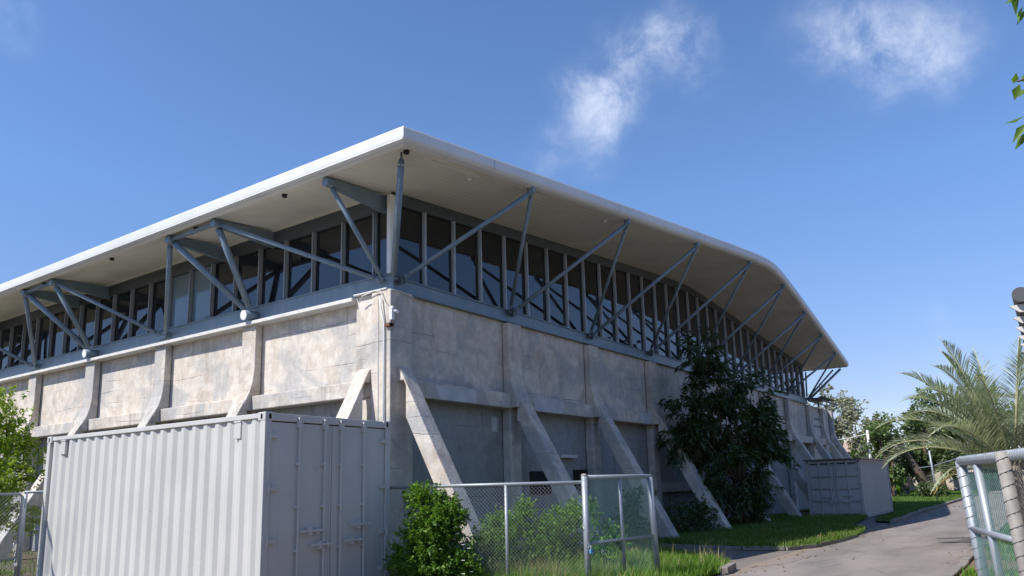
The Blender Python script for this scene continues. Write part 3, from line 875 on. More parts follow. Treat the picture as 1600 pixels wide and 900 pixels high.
def container(name, T, base, Wd, Ln, Ht, mat, label, horiz=False, group='shipping containers'):
    """door end in the plane y=0 (faces -y), body runs to +y; long side x=0 faces -x"""
    root = thing(name, base, label, 'shipping container', group)
    p = .11
    mb = MB()                                       # frame: posts and rails
    for x in (0, Wd - p):
        for y in (0, Ln - p): mb.box(x, x + p, y, y + p, .0, Ht)
    for x in (.012, Wd - .072):
        mb.box(x, x + .06, p, Ln - p, Ht - .075, Ht - .005); mb.box(x, x + .06, p, Ln - p, .0, .16)
    for y in (.012, Ln - .09): mb.box(p, Wd - p, y, y + .08, Ht - .11, Ht - .004); mb.box(p, Wd - p, y, y + .08, 0, .14)
    xform(mb, T).build('frame', mat, root, bevel=.008)
    # corrugated side walls
    for x, sgn in ((.03, 1), (Wd - .03, -1)):
        nr = round((Ln - 2 * p) / .278); pit = (Ln - 2 * p) / nr; pts = []
        for i in range(nr):
            y = p + i * pit
            for a, b in ((0, .036), (.07, .036), (.139, 0), (.209, 0)): pts.append((y + a * pit / .278, b))
        pts.append((Ln - p, .036))
        mb = MB()
        vs = [(x + sgn * b, y, z) for z in (.15, Ht - .07) for y, b in pts]; m = len(pts)
        mb.add(vs, [(i, i + 1, m + i + 1, m + i) if sgn < 0 else (i, m + i, m + i + 1, i + 1) for i in range(m - 1)])
        xform(mb, T).build('side_panel', mat, root)
    mb = MB(); mb.box(p, Wd - p, Ln - .07, Ln - .04, .14, Ht - .11); mb.box(.07, Wd - .07, p, Ln - p, Ht - .05, Ht - .02); mb.box(.07, Wd - .07, p, Ln - p, .06, .1)
    xform(mb, T).build('end_and_roof', mat, root)
    # ISO corner castings with oval holes
    for x in (-.006, Wd - .156):
        for y in (-.006, Ln - .156):
            for z in (-.001, Ht - .112):
                mb = MB(); mb.box(x, x + .162, y, y + .162, z, z + .118); o = xform(mb, T).build('corner_casting', mat, root, bevel=.01)
                mb = MB()
                for (ax, cx, cy) in ((0, x - .002 if x < 1 else x + .164, y + .08), (1, x + .08, y - .002 if y < 1 else y + .164)):
                    pl = []
                    for k in range(16):
                        a = 2 * math.pi * k / 16; h = .022 * math.cos(a); v = .022 * math.sin(a) + (.017 if math.sin(a) > 0 else -.017)
                        pl.append((cx, cy + h, z + .058 + v) if ax == 0 else (cx + h, cy, z + .058 + v))
                    mb.add(pl, [tuple(range(16))])
                xform(mb, T).build('casting_hole', M['hole'], o)
    # vents near the top of the long side
    for y in (.62, Ln - .55):
        mb = MB(); mb.box(.012, .06, y - .075, y + .075, Ht - .33, Ht - .085); mb.box(.004, .0115, y - .08, y + .08, Ht - .105, Ht - .08); xform(mb, T).build('vent', mat, root, bevel=.006)
    # doors
    mid = Wd / 2
    for side, (x0, x1) in enumerate(((p + .012, mid - .006), (mid + .006, Wd - p - .012))):
        mb = MB()
        if horiz:
            for k in range(4):
                z0 = .17 + k * (Ht - .32) / 4; z1 = z0 + (Ht - .32) / 4
                mb.box(x0, x1, .016, .05, z0, z1 - .055); mb.box(x0, x1, .075, .085, z1 - .055, z1)
            mb.box(x0, x0 + .05, .02, .06, .15, Ht - .13); mb.box(x1 - .05, x1, .02, .06, .15, Ht - .13)
        else:
            mb.box(x0, x1, .03, .06, .15, Ht - .125)
            for xx in (x0, x1 - .03): mb.box(xx, xx + .03, .022, .0295, .16, Ht - .135)
        d = xform(mb, T).build('door', mat, root, bevel=.004)
        mb = MB(); mb.box(x0 - .008, x1 + .008, .045, .058, Ht - .127, Ht - .118); mb.box(mid - .006, mid + .006, .04, .058, .15, Ht - .12) if side == 0 else None
        xform(mb, T).build('door_seal', M['black'], d)
        Lw = x1 - x0
        for xb in ((x0 + Lw * .43, x0 + Lw * .86) if side == 0 else (x0 + Lw * .14, x0 + Lw * .57)):
            mb = MB(); mb.tube([(xb, -.012, .08), (xb, -.012, Ht - .05)], .017, 10)
            for z in (.14, Ht - .14): mb.box(xb - .035, xb + .035, -.03, .03, z - .05, z + .05)
            for z in (Ht * .27, Ht * .5, Ht * .73): mb.box(xb - .04, xb + .04, -.02, .03, z - .02, z + .02)
            mb.box(xb - .03, xb + .03, -.034, .0, Ht - .075, Ht - .04)
            b = xform(mb, T).build('locking_bar', mat, d, smooth=False)
        z = Ht * .37
        for xb, zz in ((x0 + Lw * .45, z + .0), (x0 + Lw * .62, z - .2)) if side == 0 else ((x0 + Lw * .30, z + .04), (x0 + Lw * .18, z - .18)):
            mb = MB(); mb.box(xb, xb + .42 * Lw / 1.1, -.055, -.035, zz - .018, zz + .018); mb.box(xb + .15, xb + .21, -.05, .03, zz - .06, zz + .05); mb.box(xb + .3, xb + .34, -.045, .03, zz - .05, zz + .03)
            xform(mb, T).build('handle', mat, d, bevel=.004)
        for z in (.3, Ht * .33, Ht * .60, Ht - .32):
            xh = x0 - .09 if side == 0 else x1 - .09
            mb = MB(); mb.box(xh, xh + .2, -.008, .0295, z - .03, z + .03); mb.tube([(x0 - .04 if side == 0 else x1 + .04, -.012, z - .07), (x0 - .04 if side == 0 else x1 + .04, -.012, z + .07)], .016, 8)
            xform(mb, T).build('hinge', mat, d)
    if not horiz:                                    # blank plates riveted to the doors
        for xx, zz, a, b in ((.28, .75, .26, .34), (.28, Ht - .75, .26, .22)):
            mb = MB(); mb.box(xx, xx + a, .0265, .0305, zz, zz + b); xform(mb, T).build('data_plate', mat, root)
    return root


T1 = frame_pt((-4.10, -1.63, 0.02), R(1.0))
container('shipping_container', T1, T1(1.2, 3, 0), 2.45, 6.06, 2.575, M['cont'], 'large pale grey shipping container in the foreground beside the chain link fence')
# far container: door end faces -x, so its own y axis runs along +x
T2l = lambda x, y, z: (20.12 + y, -4.42 + 1.97 - x, z + .02)
container('shipping_container', T2l, (23, -3.4, .02), 1.97, 5.8, 2.15, M['cont2'], 'smaller weathered grey container in the shade by the driveway with ribbed doors', True)
mbr = MB(); mbr.box(20.02, 25.98, -4.5, -2.38, 2.175, 2.215)
far_root = [o for o in bpy.data.objects if o.name == 'shipping_container.001'][0]
mbr.build('roof_sheet', M['gutter'], far_root)

# ------------------------------------------------------- chain-link fences


def chainlink(A, B, z0, z1, p=.03, r=.0019):
    A = Vector(A); B = Vector(B); d = (B - A); L = d.length; d.normalize(); nr = Vector((-d.y, d.x, 0))
    nx = int(L / p); nz = int((z1 - z0) / p)
    j, k = np.meshgrid(np.arange(nx), np.arange(nz + 1), indexing='ij')
    u = np.where((j + k) % 2 == 0, j, j + 1) * p; off = np.where((j + k) % 2 == 0, 1, -1) * r * .9
    P = np.array(A)[None, None] + u[..., None] * np.array(d) + off[..., None] * np.array(nr)
    P[..., 2] = z0 + k * p
    a = P[:, :-1].reshape(-1, 3); b = P[:, 1:].reshape(-1, 3)
    t = unit(b - a); n1 = np.array(nr)[None]; s = unit(np.cross(t, n1))
    ring = [n1 * r, -.5 * n1 * r + .87 * s * r, -.5 * n1 * r - .87 * s * r]
    V = np.stack([a + ring[0], a + ring[1], a + ring[2], b + ring[0], b + ring[1], b + ring[2]], 1).reshape(-1, 3)
    i = np.arange(len(a))[:, None] * 6
    F = np.concatenate([i + np.array([q]) for q in ([0, 1, 4, 3], [1, 2, 5, 4], [2, 0, 3, 5])], 0)
    return V, F


def lacing(mb, A, B, R_, pitch=.06, r=.0022):
    """a thin wire wound round a rail or a post"""
    A = Vector(A); B = Vector(B); d = B - A; L = d.length; d.normalize(); a = d.orthogonal().normalized(); b = d.cross(a)
    n = int(L / pitch * 8); pts = [A + d * (L * i / n) + (R_ + r * .6) * (math.cos(i * math.pi / 4) * a + math.sin(i * math.pi / 4) * b) for i in range(n + 1)]
    mb.tube(pts, r, 4, cap=False)


def pipe(name, pts, r, mat, parent, lace=None, n=14, lr=.0022, lm='wire'):
    mb = MB(); mb.tube(pts, r, n); o = mb.build(name, mat, parent, smooth='auto')
    if lace:
        m2 = MB()
        for a, b in zip(pts[:-1], pts[1:]): lacing(m2, a, b, r, lace, lr)
        m2.build('wire_lacing', M[lm], o, smooth=True)
    return o


G0 = Vector((-.87, -4.71, 0)); G1 = Vector((-1.42, -1.45, 0))
G1 = Vector((-1.56, -1.30, 0))
ft = thing('chain_link_fence', (-1.1, -3.2, 0), 'low galvanised chain link fence running from the open gate to the large container', 'fence')
pipe('top_rail', [G0 + Vector((0, 0, 1.545)), G1 + Vector((0, 0, 1.545))], .026, M['galv'], ft, .045)
for t, nm, rr, h in ((0., 'gate_post', .046, 1.64), (.36, 'fence_post', .026, 1.53)):
    p = G0.lerp(G1, t); pipe(nm, [p, p + Vector((0, 0, h))], rr, M['galv'] if nm != 'gate_post' else M['galv'], ft, .09 if nm == 'gate_post' else .07)
    if nm == 'gate_post':
        mb = MB(); mb.sphere((p.x, p.y, h), (.05, .05, .03), 14, 6); mb.build('post_cap', M['tanpost'], ft, smooth=True)
V, F = chainlink(G0 + Vector((0, .02, 0)), G1, .03, 1.54)
np_mesh('wire_mesh', V, F, M['wire'], ft)

gt = thing('chain_link_gate', (-.1, -4.9, 0), 'galvanised mesh gate leaf standing open against the end of the low fence', 'gate', 'open gate leaves')
H0 = Vector((-.82, -4.72, 0)); H1 = Vector((.58, -5.06, 0)); Hm = H0.lerp(H1, .50)
pipe('top_rail', [H0 + Vector((0, 0, 1.615)), H1 + Vector((.03, 0, 1.615))], .030, M['galv'], gt, .05)
pipe('end_post', [H1 + Vector((.05, -.02, .05)), H1 + Vector((0, 0, 1.60))], .048, M['galv'], gt, .06)
pipe('brace_post', [Hm + Vector((.02, 0, .05)), Hm + Vector((0, 0, 1.59))], .026, M['galv'], gt)
pipe('middle_rail', [H0 + Vector((.02, 0, .68)), H1 + Vector((0, 0, .70))], .024, M['galv'], gt)
pipe('bottom_rail', [H0 + Vector((.02, 0, .07)), H1 + Vector((0, 0, .07))], .024, M['galv'], gt)
V, F = chainlink(H0 + Vector((0, .03, 0)), H1 + Vector((0, .03, 0)), .06, 1.60, .03, .0027)
np_mesh('wire_mesh', V, F, M['gwire'], gt)

g2 = thing('chain_link_gate', (-3.0, -9.8, 0), 'near gate leaf leaning beside the road at the right edge of the view', 'gate', 'open gate leaves')
K0 = Vector((-2.42, -9.60, 0)); K1 = Vector((-3.62, -10.02, 0)); K2 = Vector((-4.5, -10.33, 0))
ln = Vector((0, -.042, 0))      # lean per metre of height is small
top = 1.635
pipe('end_post', [K0 - ln * 1.6 * -1 + Vector((0, -.03, .02)), K0 + Vector((0, 0, top))], .046, M['galv'], g2, .09, 14, .0032, 'lace')
pipe('top_rail', [K0 + Vector((0, 0, top)), K1 + Vector((0, 0, top + .01)), K2 + Vector((0, 0, top + .02))], .042, M['galv'], g2, .055, 14, .003, 'wire')
Km = K0.lerp(K1, .38)
pipe('brace_post', [Km + Vector((0, -.09, .05)), Km + Vector((0, 0, top - .04))], .033, M['galv'], g2)
pipe('hinge_post', [K1 + Vector((-.10, -.06, -.02)), K1 + Vector((-.10, .03, top + .04))], .048, M['tanpost'], g2, .10, 14, .0035, 'lace')
pipe('middle_rail', [K0 + Vector((0, -.02, 1.03)), K1 + Vector((0, -.03, 1.0))], .026, M['galv'], g2)
V, F = chainlink(K0 + Vector((0, -.03, 0)), K1 + Vector((0, -.03, 0)), .06, top - .03, .026, .0019)
np_mesh('wire_mesh', V, F, M['gwire'], g2)
V, F = chainlink(K1 + Vector((0, -.03, 0)), K2, .06, top - .03, .028, .0016)
np_mesh('wire_mesh', V, F, M['darkwire'], g2)

lf = thing('chain_link_gate', (-4.9, 4.5, 0), 'grey mesh side gate behind the far end of the large container', 'gate')
A = Vector((-4.52, 4.45, 0)); B = Vector((-6.6, 4.45, 0))
pipe('frame_tube', [A + Vector((0, 0, .05)), A + Vector((0, 0, 1.55)), A + Vector((-.05, 0, 1.6)), B + Vector((0, 0, 1.6))], .026, M['galv'], lf)
pipe('middle_rail', [A + Vector((0, 0, .52)), B + Vector((0, 0, .52))], .02, M['galv'], lf)
V, F = chainlink(B, A, .06, 1.58, .032, .0021); np_mesh('wire_mesh', V, F, M['wire'], lf)
f3 = thing('chain_link_fence', (-4.3, 4.47, 0), 'short mesh fence panel between the side gate and the container corner', 'fence')
pipe('top_rail', [A + Vector((.03, .02, 1.63)), Vector((-3.2, 4.47, 1.63))], .024, M['galv'], f3)
pipe('fence_post', [A + Vector((.06, .02, 0)), A + Vector((.06, .02, 1.63))], .026, M['galv'], f3)
V, F = chainlink(A + Vector((.07, .02, 0)), Vector((-3.2, 4.47, 0)), .06, 1.6, .032, .0019); np_mesh('wire_mesh', V, F, M['darkwire'], f3)


def padlock(loc, mat, label):
    x, y, z = loc
    t = thing('padlock', loc, label, 'padlock')
    mb = MB(); mb.box(x - .032, x + .032, y - .014, y + .014, z - .035, z + .03); mb.build('body', mat, t, bevel=.008)
    mb = MB(); mb.tube([(x - .02, y, z + .03), (x - .02, y, z + .065), (x, y, z + .085), (x + .02, y, z + .065), (x + .02, y, z + .03)], .006, 8); mb.build('shackle', M['brass'], t, smooth=True)
    mb = MB()
    for k in range(7):
        a = k * .045; c = Vector((x + .01 * math.sin(k), y + .04 + .012 * k, z + .08 + a)); q = [c + Vector(((.012 if k % 2 else 0) * math.cos(s), (0 if k % 2 else .012) * math.cos(s), .026 * math.sin(s))) for s in np.linspace(0, 2 * math.pi, 9)]
        mb.tube(q, .004, 5)
    mb.build('chain', M['brass'], t, smooth=True)


padlock((-.90, -4.79, .58), M['blue'], 'small blue padlock with chain on the fence end post at the open gate')
padlock((-4.56, 4.40, .42), M['brass'], 'steel padlock hanging on the side gate behind the large container')

# ------------------------------------------------------------- near plants
bush = tree('bush', (-1.45, -2.45, 0), 'tall leafy green bush against the right end of the large container', 'bush',
            [(-1.58, -2.25, .45, .40, .42, .50, 320), (-1.55, -2.3, .95, .34, .38, .38, 270), (-1.42, -2.5, .75, .36, .38, .42, 290), (-1.22, -2.72, .40, .36, .36, .40, 220), (-1.56, -2.25, 1.28, .18, .2, .17, 60), (-1.42, -2.5, 1.15, .2, .2, .16, 50), (-1.05, -2.95, .28, .28, .28, .27, 110), (-1.72, -2.4, .3, .3, .3, .3, 130)],
            15, .072, .040, M['bush'], fork=(-1.45, -2.45, .3), r0=.025, twig=.22, gap=.22, gscale=2.2, seed=3, crown='foliage', trunk='stems', sub=5)
mb = MB()
for _ in range(16):
    p = Vector((random.uniform(-1.5, -1.0), random.uniform(-2.9, -2.3), random.uniform(.15, .9))) + Vector((-.25, -.3, 0))
    for k in range(5):
        a = k * 2 * math.pi / 5; mb.obox(p + Vector((math.cos(a) * .014, math.sin(a) * .014, 0)), Vector((math.cos(a), math.sin(a), .3)) * .012, Vector((-math.sin(a), math.cos(a), 0)) * .008, (0, 0, .0015))
mb.build('blossom', M['flower'], bush)
tree('bush', (.45, -2.9, 0), 'rounded green bush behind the low mesh fence left of its middle post', 'bush',
     [(.3, -2.55, .65, .5, .45, .5, 300), (.35, -2.6, .98, .32, .3, .25, 100), (.1, -2.3, .45, .4, .4, .4, 140)],
     13, .062, .032, M['bush2'], fork=(.4, -2.7, .25), r0=.02, twig=.2, gap=.3, gscale=2.4, seed=9, crown='foliage', trunk='stems', sub=4)
tree('bush', (.9, -3.5, 0), 'green bush behind the low mesh fence nearest the gate post', 'bush',
     [(.75, -3.3, .6, .45, .45, .5, 270), (.9, -3.55, .93, .35, .3, .25, 110), (.6, -3.0, .5, .4, .4, .4, 130), (1.0, -3.95, .55, .3, .35, .35, 100)],
     13, .062, .032, M['bush2'], fork=(.85, -3.4, .25), r0=.02, twig=.2, gap=.3, gscale=2.4, seed=17, crown='foliage', trunk='stems', sub=4)
SH = 'shrubs under the buttresses'
tree('shrub', (7.6, -1.7, 0), 'dark shrub in the shade between the second pair of buttresses', 'shrub',
     [(7.4, -1.6, .6, .7, .5, .6, 110), (6.9, -1.9, .4, .5, .4, .4, 60)], 12, .13, .05, M['mango'], fork=(7.5, -1.6, .3), r0=.025, twig=.3, gap=.2, seed=5, group=SH, crown='foliage', trunk='stems')
tree('shrub', (10.2, -2.0, .08), 'low dark shrub beside the buttress left of the dark tree', 'shrub',
     [(10.0, -2.0, .45, .8, .45, .42, 90), (9.2, -1.9, .5, .5, .4, .45, 60)], 12, .12, .05, M['mango'], fork=(10, -2, .25), r0=.025, twig=.3, gap=.2, seed=6, group=SH, crown='foliage', trunk='stems')
tree('shrub', (14.2, -1.9, .08), 'dark undergrowth shrub at the foot of the dark tree', 'shrub',
     [(13.6, -2.1, .6, .8, .45, .6, 110), (14.8, -1.9, .7, .8, .45, .65, 110)], 12, .15, .05, M['mango'], fork=(14.2, -1.9, .3), r0=.03, twig=.3, gap=.2, seed=7, group=SH, crown='foliage', trunk='stems')
# dark tree in front of the arena
tree('broadleaf_tree', (13.9, -2.1, .08), 'dark drooping broadleaf tree growing against the shaded arena wall', 'tree',
     [(12.75, -1.5, 5.45, .6, .5, .75, 70), (13.1, -1.75, 4.5, .85, .6, .8, 95), (12.1, -1.2, 3.4, .9, .6, .75, 95), (11.8, -1.0, 2.7, .6, .5, .6, 55), (13.3, -1.9, 3.2, 1.0, .7, .9, 120), (14.3, -2.4, 4.2, .75, .6, .8, 80), (14.4, -2.5, 3.1, .85, .65, .9, 105), (13.7, -2.2, 2.2, 1.0, .7, .8, 120), (14.6, -2.6, 2.1, .6, .6, .6, 55), (12.7, -1.7, 2.1, .8, .6, .7, 75), (14.0, -2.2, 1.4, .9, .6, .55, 80), (12.9, -1.9, 1.3, .8, .5, .55, 70), (11.6, -1.1, 3.4, .45, .35, .6, 40)],
     18, .20, .055, M['mango'], fork=(13.85, -2.05, 1.5), r0=.11, twig=.45, gap=.36, gscale=1.3, seed=21, hang=.75, droop=.3, spread=.55)
# bright shrub beyond the left gate
tree('bush', (-4.5, 5.9, 0), 'bright lime green bush beyond the side gate at the left edge', 'bush',
     [(-4.6, 6.3, 2.75, .75, .7, .75, 300), (-4.7, 5.7, 1.9, .7, .6, .7, 280), (-4.2, 6.3, 3.2, .38, .38, .35, 80), (-5.0, 5.6, 1.2, .7, .6, .6, 200), (-3.95, 6.0, 2.05, .38, .38, .5, 90), (-4.1, 5.8, 1.4, .4, .4, .5, 90)],
     13, .075, .042, M['lime'], fork=(-4.5, 5.9, .9), r0=.05, twig=.25, gap=.35, gscale=1.7, seed=31, crown='foliage', trunk='stems', sub=4)

# overhanging branch, its tree stands outside the frame on the right
tr = thing('broadleaf_tree', (-3.4, -14.0, 0), 'leafy tree at the right edge with a few leaves reaching into the sky', 'tree')
mb = MB(); base = Vector((-3.4, -14.0, 0)); fk = Vector((-3.5, -13.6, 4.2))
mb.tube([base, base.lerp(fk, .5) + Vector((.1, .05, 0)), fk], [.17, .14, .12], 10)
ends = [Vector((-4.95, -10.50, 4.60)), Vector((-4.89, -10.43, 4.05)), Vector((-4.83, -10.44, 3.80))]
for e in ends: mb.tube([fk, fk.lerp(e, .5) + Vector((0, 0, .35)), e + Vector((.05, -.1, .03)), e], [.07, .035, .012, .005], 7)
mb.build('trunk', M['bark'], tr, smooth=True)
P = []; D = []
for e in ends:
    for k in range(15):
        P.append(np.array(e) + np.array([random.uniform(-.05, .15), random.uniform(-.22, .0), random.uniform(-.07, .10)])); D.append(np.array([random.uniform(-.5, .5), random.uniform(-.2, .6), random.uniform(-1, .1)]))
P = np.array(P); D = np.array(D)
V1, F1 = leaf_mesh(P, D, RNG.uniform(.09, .16, len(P)), RNG.uniform(.04, .06, len(P)), fold=.25, droop=.1)
(V2, F2), _ = foliage([(-3.6, -13.4, 5.4, 1.4, 1.2, 1.0, 160), (-4.4, -12.4, 5.2, .8, .9, .6, 80)], 12, .15, .06, .4, .3, 1., 4)
np_mesh('crown', np.concatenate([V1, V2]), np.concatenate([F1, F2 + len(V1)]), M['branchleaf'], tr)

# eave of the gatehouse on the right
GZ = 3.36
gh = thing('gatehouse', (1, -12.4, 0), 'dark eave with pale rafter ends of a building just outside the right edge', 'building')
mb = MB(); mb.box(-.8, 7, -14.6, -10.75, 0, 3.05); mb.build('wall', M['housewall'], gh)
mb = MB(); mb.prism([(-1.1, -10.30, GZ), (-1.1, -15.0, GZ), (-1.1, -12.7, GZ + 1.)], (8.6, 0, 0)); mb.build('roof', M['tile'], gh)
mb = MB(); mb.tube([(-1.16, -10.245, GZ), (7.4, -10.245, GZ)], .08, 16); mb.build('gutter', M['gutter'], gh, smooth='auto')
for k in range(11):
    x = -1.08 + .74 * k
    mb = MB(); mb.prism([(x, -10.13, GZ - .10), (x, -10.21, GZ - .17), (x, -10.85, GZ - .24), (x, -10.85, GZ - .08), (x, -10.20, GZ - .09)], (.05, 0, 0)); mb.build('rafter_end', M['ledge'], gh)

# --------------------------------------------------------------------- palm


def palm(base, h, fronds, label, group=None, dry=0):
    root = thing('palm_tree', base, label, 'palm', group)
    bx, by, bz = base
    mb = MB()
    pts = [(bx + .02 * math.sin(k), by + .02 * math.cos(k * 2), bz - .05 + (h + .05) * k / 8) for k in range(9)]
    mb.tube(pts, [.19 - .006 * k + (.02 if k % 2 else 0) for k in range(9)], 12); mb.build('trunk', M['palebark'], root, smooth=True)
    for i, (az, el, L, droop) in enumerate(fronds):
        a = R(az); e = R(el)
        d = Vector((math.cos(a) * math.cos(e), math.sin(a) * math.cos(e), math.sin(e)))
        p = Vector((bx, by, bz + h - .1)) + Vector((math.cos(a), math.sin(a), 0)) * .1; n = 22; st = L / n; pts = [p.copy()]
        for k in range(n):
            d = (d + Vector((0, 0, -droop * (k / n) ** 1.3 * .16))).normalized(); p = p + d * st; pts.append(p.copy())
        mb = MB(); mb.tube(pts, [.028 * (1 - .85 * k / n) + .003 for k in range(n + 1)], 6)
        isdry = i < dry
        rv = np.array(mb.v); rf = np.array([(q[0], q[j], q[j + 1]) for q in mb.f for j in range(1, len(q) - 1)])
        Pn = []; Dn = []; Ln = []
        for k in range(3, n):
            for s in range(5):
                t = k + s / 5
                q = pts[k].lerp(pts[k + 1], s / 5); tg = (pts[k + 1] - pts[k]).normalized()
                side = tg.cross(Vector((0, 0, 1)))
                if side.length < .1: side = Vector((math.sin(a), -math.cos(a), 0))
                side.normalize(); up = side.cross(tg)
                f = t / n; ll = .62 * L / 2.6 * math.sin(math.pi * min(1, .18 + f * .86)) ** .6
                for sg in (-1, 1):
                    Pn.append(q); Dn.append(side * sg * .75 + tg * (.55 + .5 * f) + up * .38 + Vector((random.gauss(0, .07), random.gauss(0, .07), random.gauss(0, .07) - .05))); Ln.append(ll * random.uniform(.85, 1.1))
        Pn = np.array(Pn); Dn = unit(np.array(Dn)); Ln = np.array(Ln); N = len(Pn)
        S_ = unit(np.cross(Dn, np.array([[0, 0, 1.]]) + RNG.normal(size=(N, 3)) * .15)); wv = .0105
        m = Pn + Dn * Ln[:, None] * .55; t2 = Pn + Dn * Ln[:, None]; t2[:, 2] -= Ln * .14; m[:, 2] -= Ln * .02
        V = np.stack([Pn - S_ * wv * .5, Pn + S_ * wv * .5, m + S_ * wv, m - S_ * wv, t2], 1).reshape(-1, 3); ii = np.arange(N)[:, None] * 5
        F = np.concatenate([ii + np.array([[0, 1, 2]]), ii + np.array([[0, 2, 3]]), ii + np.array([[3, 2, 4]])], 0)
        fr_ = np_mesh('frond', np.concatenate([rv, V]), np.concatenate([rf, F + len(rv)]), M['rachis'], root)
        fr_.data.materials.append(M['palmdry'] if isdry else M['palm'])
        fr_.data.polygons.foreach_set('material_index', np.array([0] * len(rf) + [1] * (len(fr_.data.polygons) - len(rf)), dtype=np.int32))
    return root


FR = [(118, 2, 1.9, 1.0), (126, 22, 3.0, .85), (120, 40, 3.1, .9), (131, 52, 3.0, .95), (112, 60, 3.1, .7), (135, 68, 2.9, .9), (90, 74, 3.0, .45), (30, 76, 3.0, .4), (-40, 80, 3.1, .4), (-70, 70, 3.1, .7), (-60, 58, 3.1, .9), (-50, 44, 3.0, 1.0), (-66, 30, 3.0, 1.0), (-58, 14, 2.8, 1.0), (170, 62, 2.7, .9), (205, 70, 2.8, .7), (150, 36, 2.8, .9), (-20, 42, 2.8, 1.0), (240, 60, 2.8, .9), (60, 50, 3.0, 1.0), (100, 30, 2.9, 1.0), (140, 8, 2.4, .9), (122, 74, 3.2, .5), (-55, 66, 3.2, .8), (140, 58, 3.0, 1.1), (-30, 54, 3.0, 1.1)]
palm((9.6, -9.55, 0), 1.75, FR, 'grey green feather palm on a short trunk beside the road behind the near gate leaf', 'feather palms', 1)
palm((13.6, -11.2, 0), 2.3, [(az + 25, el, L * .95, dr) for az, el, L, dr in FR[2:]], 'second feather palm at the right edge behind the roadside palm', 'feather palms')

# ---------------------------------------------------------------- background
BG = 'trees beyond the lawn'


def bgtree(x, y, h, wd, mat, label, seed, gap=.3, L=.42, n=260, low=.3, bark=None, r0=.2, per=10):
    random.seed(seed)
    lobes = []
    k = 6
    for i in range(k):
        a = random.uniform(0, 6.28); rr = random.uniform(.15, .62) * wd; z = h * random.uniform(low + .12, .86)
        s = random.uniform(.28, .42) * wd
        lobes.append((x + rr * math.cos(a), y + rr * math.sin(a), z, s, s, min(s * .8, (h - z) * .95 + .25), n // k))
    lobes.append((x, y, h * .82, wd * .38, wd * .38, h * .2, n // k))
    return tree('background_tree', (x, y, 0), label, 'tree', lobes, per, L, L * .45, mat, fork=(x, y, h * max(.18, low)), r0=r0, bark=bark or M['bark'], group=BG, twig=.7, gap=gap, gscale=.7, seed=seed, sub=3)


bgtree(58.5, 5.2, 9.3, 3.4, M['bggrey'], 'airy grey tree just right of the far end of the arena', 41, .55, .36, 240, bark=M['palebark'])
bgtree(70, 5.2, 8.2, 3.2, M['bggrey'], 'dry pale tree behind the distant tiled house', 42, .5, .4, 240, bark=M['palebark'])
bgtree(56, 4.0, 4.6, 2.0, M['bgleaf'], 'low green tree between the arena corner and the white post', 43, .25, .36, 220, .15)
bgtree(50.5, -.6, 5.4, 2.0, M['bgleaf'], 'green tree right of the white post above the far container', 44, .25, .36, 220, .15)
bgtree(54, -2.6, 6.2, 2.4, M['bgdark'], 'dark tree with a leaning trunk behind the concrete slabs', 45, .2, .4, 300, .25, r0=.3)
bgtree(66, -2.2, 9.2, 3.2, M['bgleaf'], 'tall leafy green tree left of the palm', 46, .25, .42, 320, .2)
bgtree(70, -5.6, 10.0, 3.6, M['bgleaf'], 'tall green tree directly behind the palm', 47, .25, .42, 340, .2)
bgtree(58, -7.2, 7.0, 2.8, M['bgdark'], 'dark green tree behind the palm fronds at the road end', 48, .25, .42, 300, .15)
bgtree(66, -10, 9.4, 3.4, M['bgleaf'], 'green tree at the right edge behind the palms', 49, .25, .42, 320, .15)
bgtree(38, -12.4, 5.4, 2.4, M['bgdark'], 'bushy dark tree right of the road beyond the gate leaf', 50, .25, .34, 300, .1)
bgtree(85, 12, 8.4, 4.0, M['bgleaf'], 'rounded tree far behind the arena corner', 51, .3, .5, 260, .2)
bgtree(90, -1, 9.0, 4.5, M['bgdark'], 'dark tree far behind the tiled house', 52, .3, .5, 280, .15)
# unseen tree row, added to hold back sky light and shape the glazing reflections
for k, (x, y, h, wd) in enumerate([(-7, -17, 7.2, 4.5), (2, -18.5, 7.4, 5), (11, -18, 7, 4.6), (20, -18.5, 7.4, 5), (29, -18, 7, 4.6)]):
    bgtree(x, y, h, wd, M['bgdark'], 'dark tree added unseen outside the right edge to cut sky light', 60 + k, .1, .55, 420, .12, r0=.28)
# leaning trunk
lt = thing('leaning_trunk', (52.2, -2.2, 0), 'bare dark trunk leaning across behind the concrete slabs', 'tree trunk')
mb = MB(); mb.tube([(52.2, -2.9, 0), (52.0, -2.2, 1.7), (51.8, -1.4, 3.4), (51.9, -1.0, 4.6)], [.34, .28, .22, .16], 9); mb.build('trunk', M['bark'], lt, smooth=True)
# house
hs = thing('house', (64, 3.4, 0), 'distant house with a pale hipped tile roof seen above the far container', 'house')
mb = MB(); mb.box(62, 68, .9, 5.6, 0, 3.7); mb.build('wall', M['housewall'], hs)
mb = MB(); mb.prism([(61.6, .6, 3.7), (61.6, 5.9, 3.7), (63.2, 4.6, 5.0), (63.2, 1.9, 5.0)], (6.8, 0, 0)); mb.build('roof', M['tile'], hs)
mb = MB(); mb.box(61.97, 61.995, 2.2, 3.3, 1.3, 2.5); mb.build('window', M['glass'], hs)
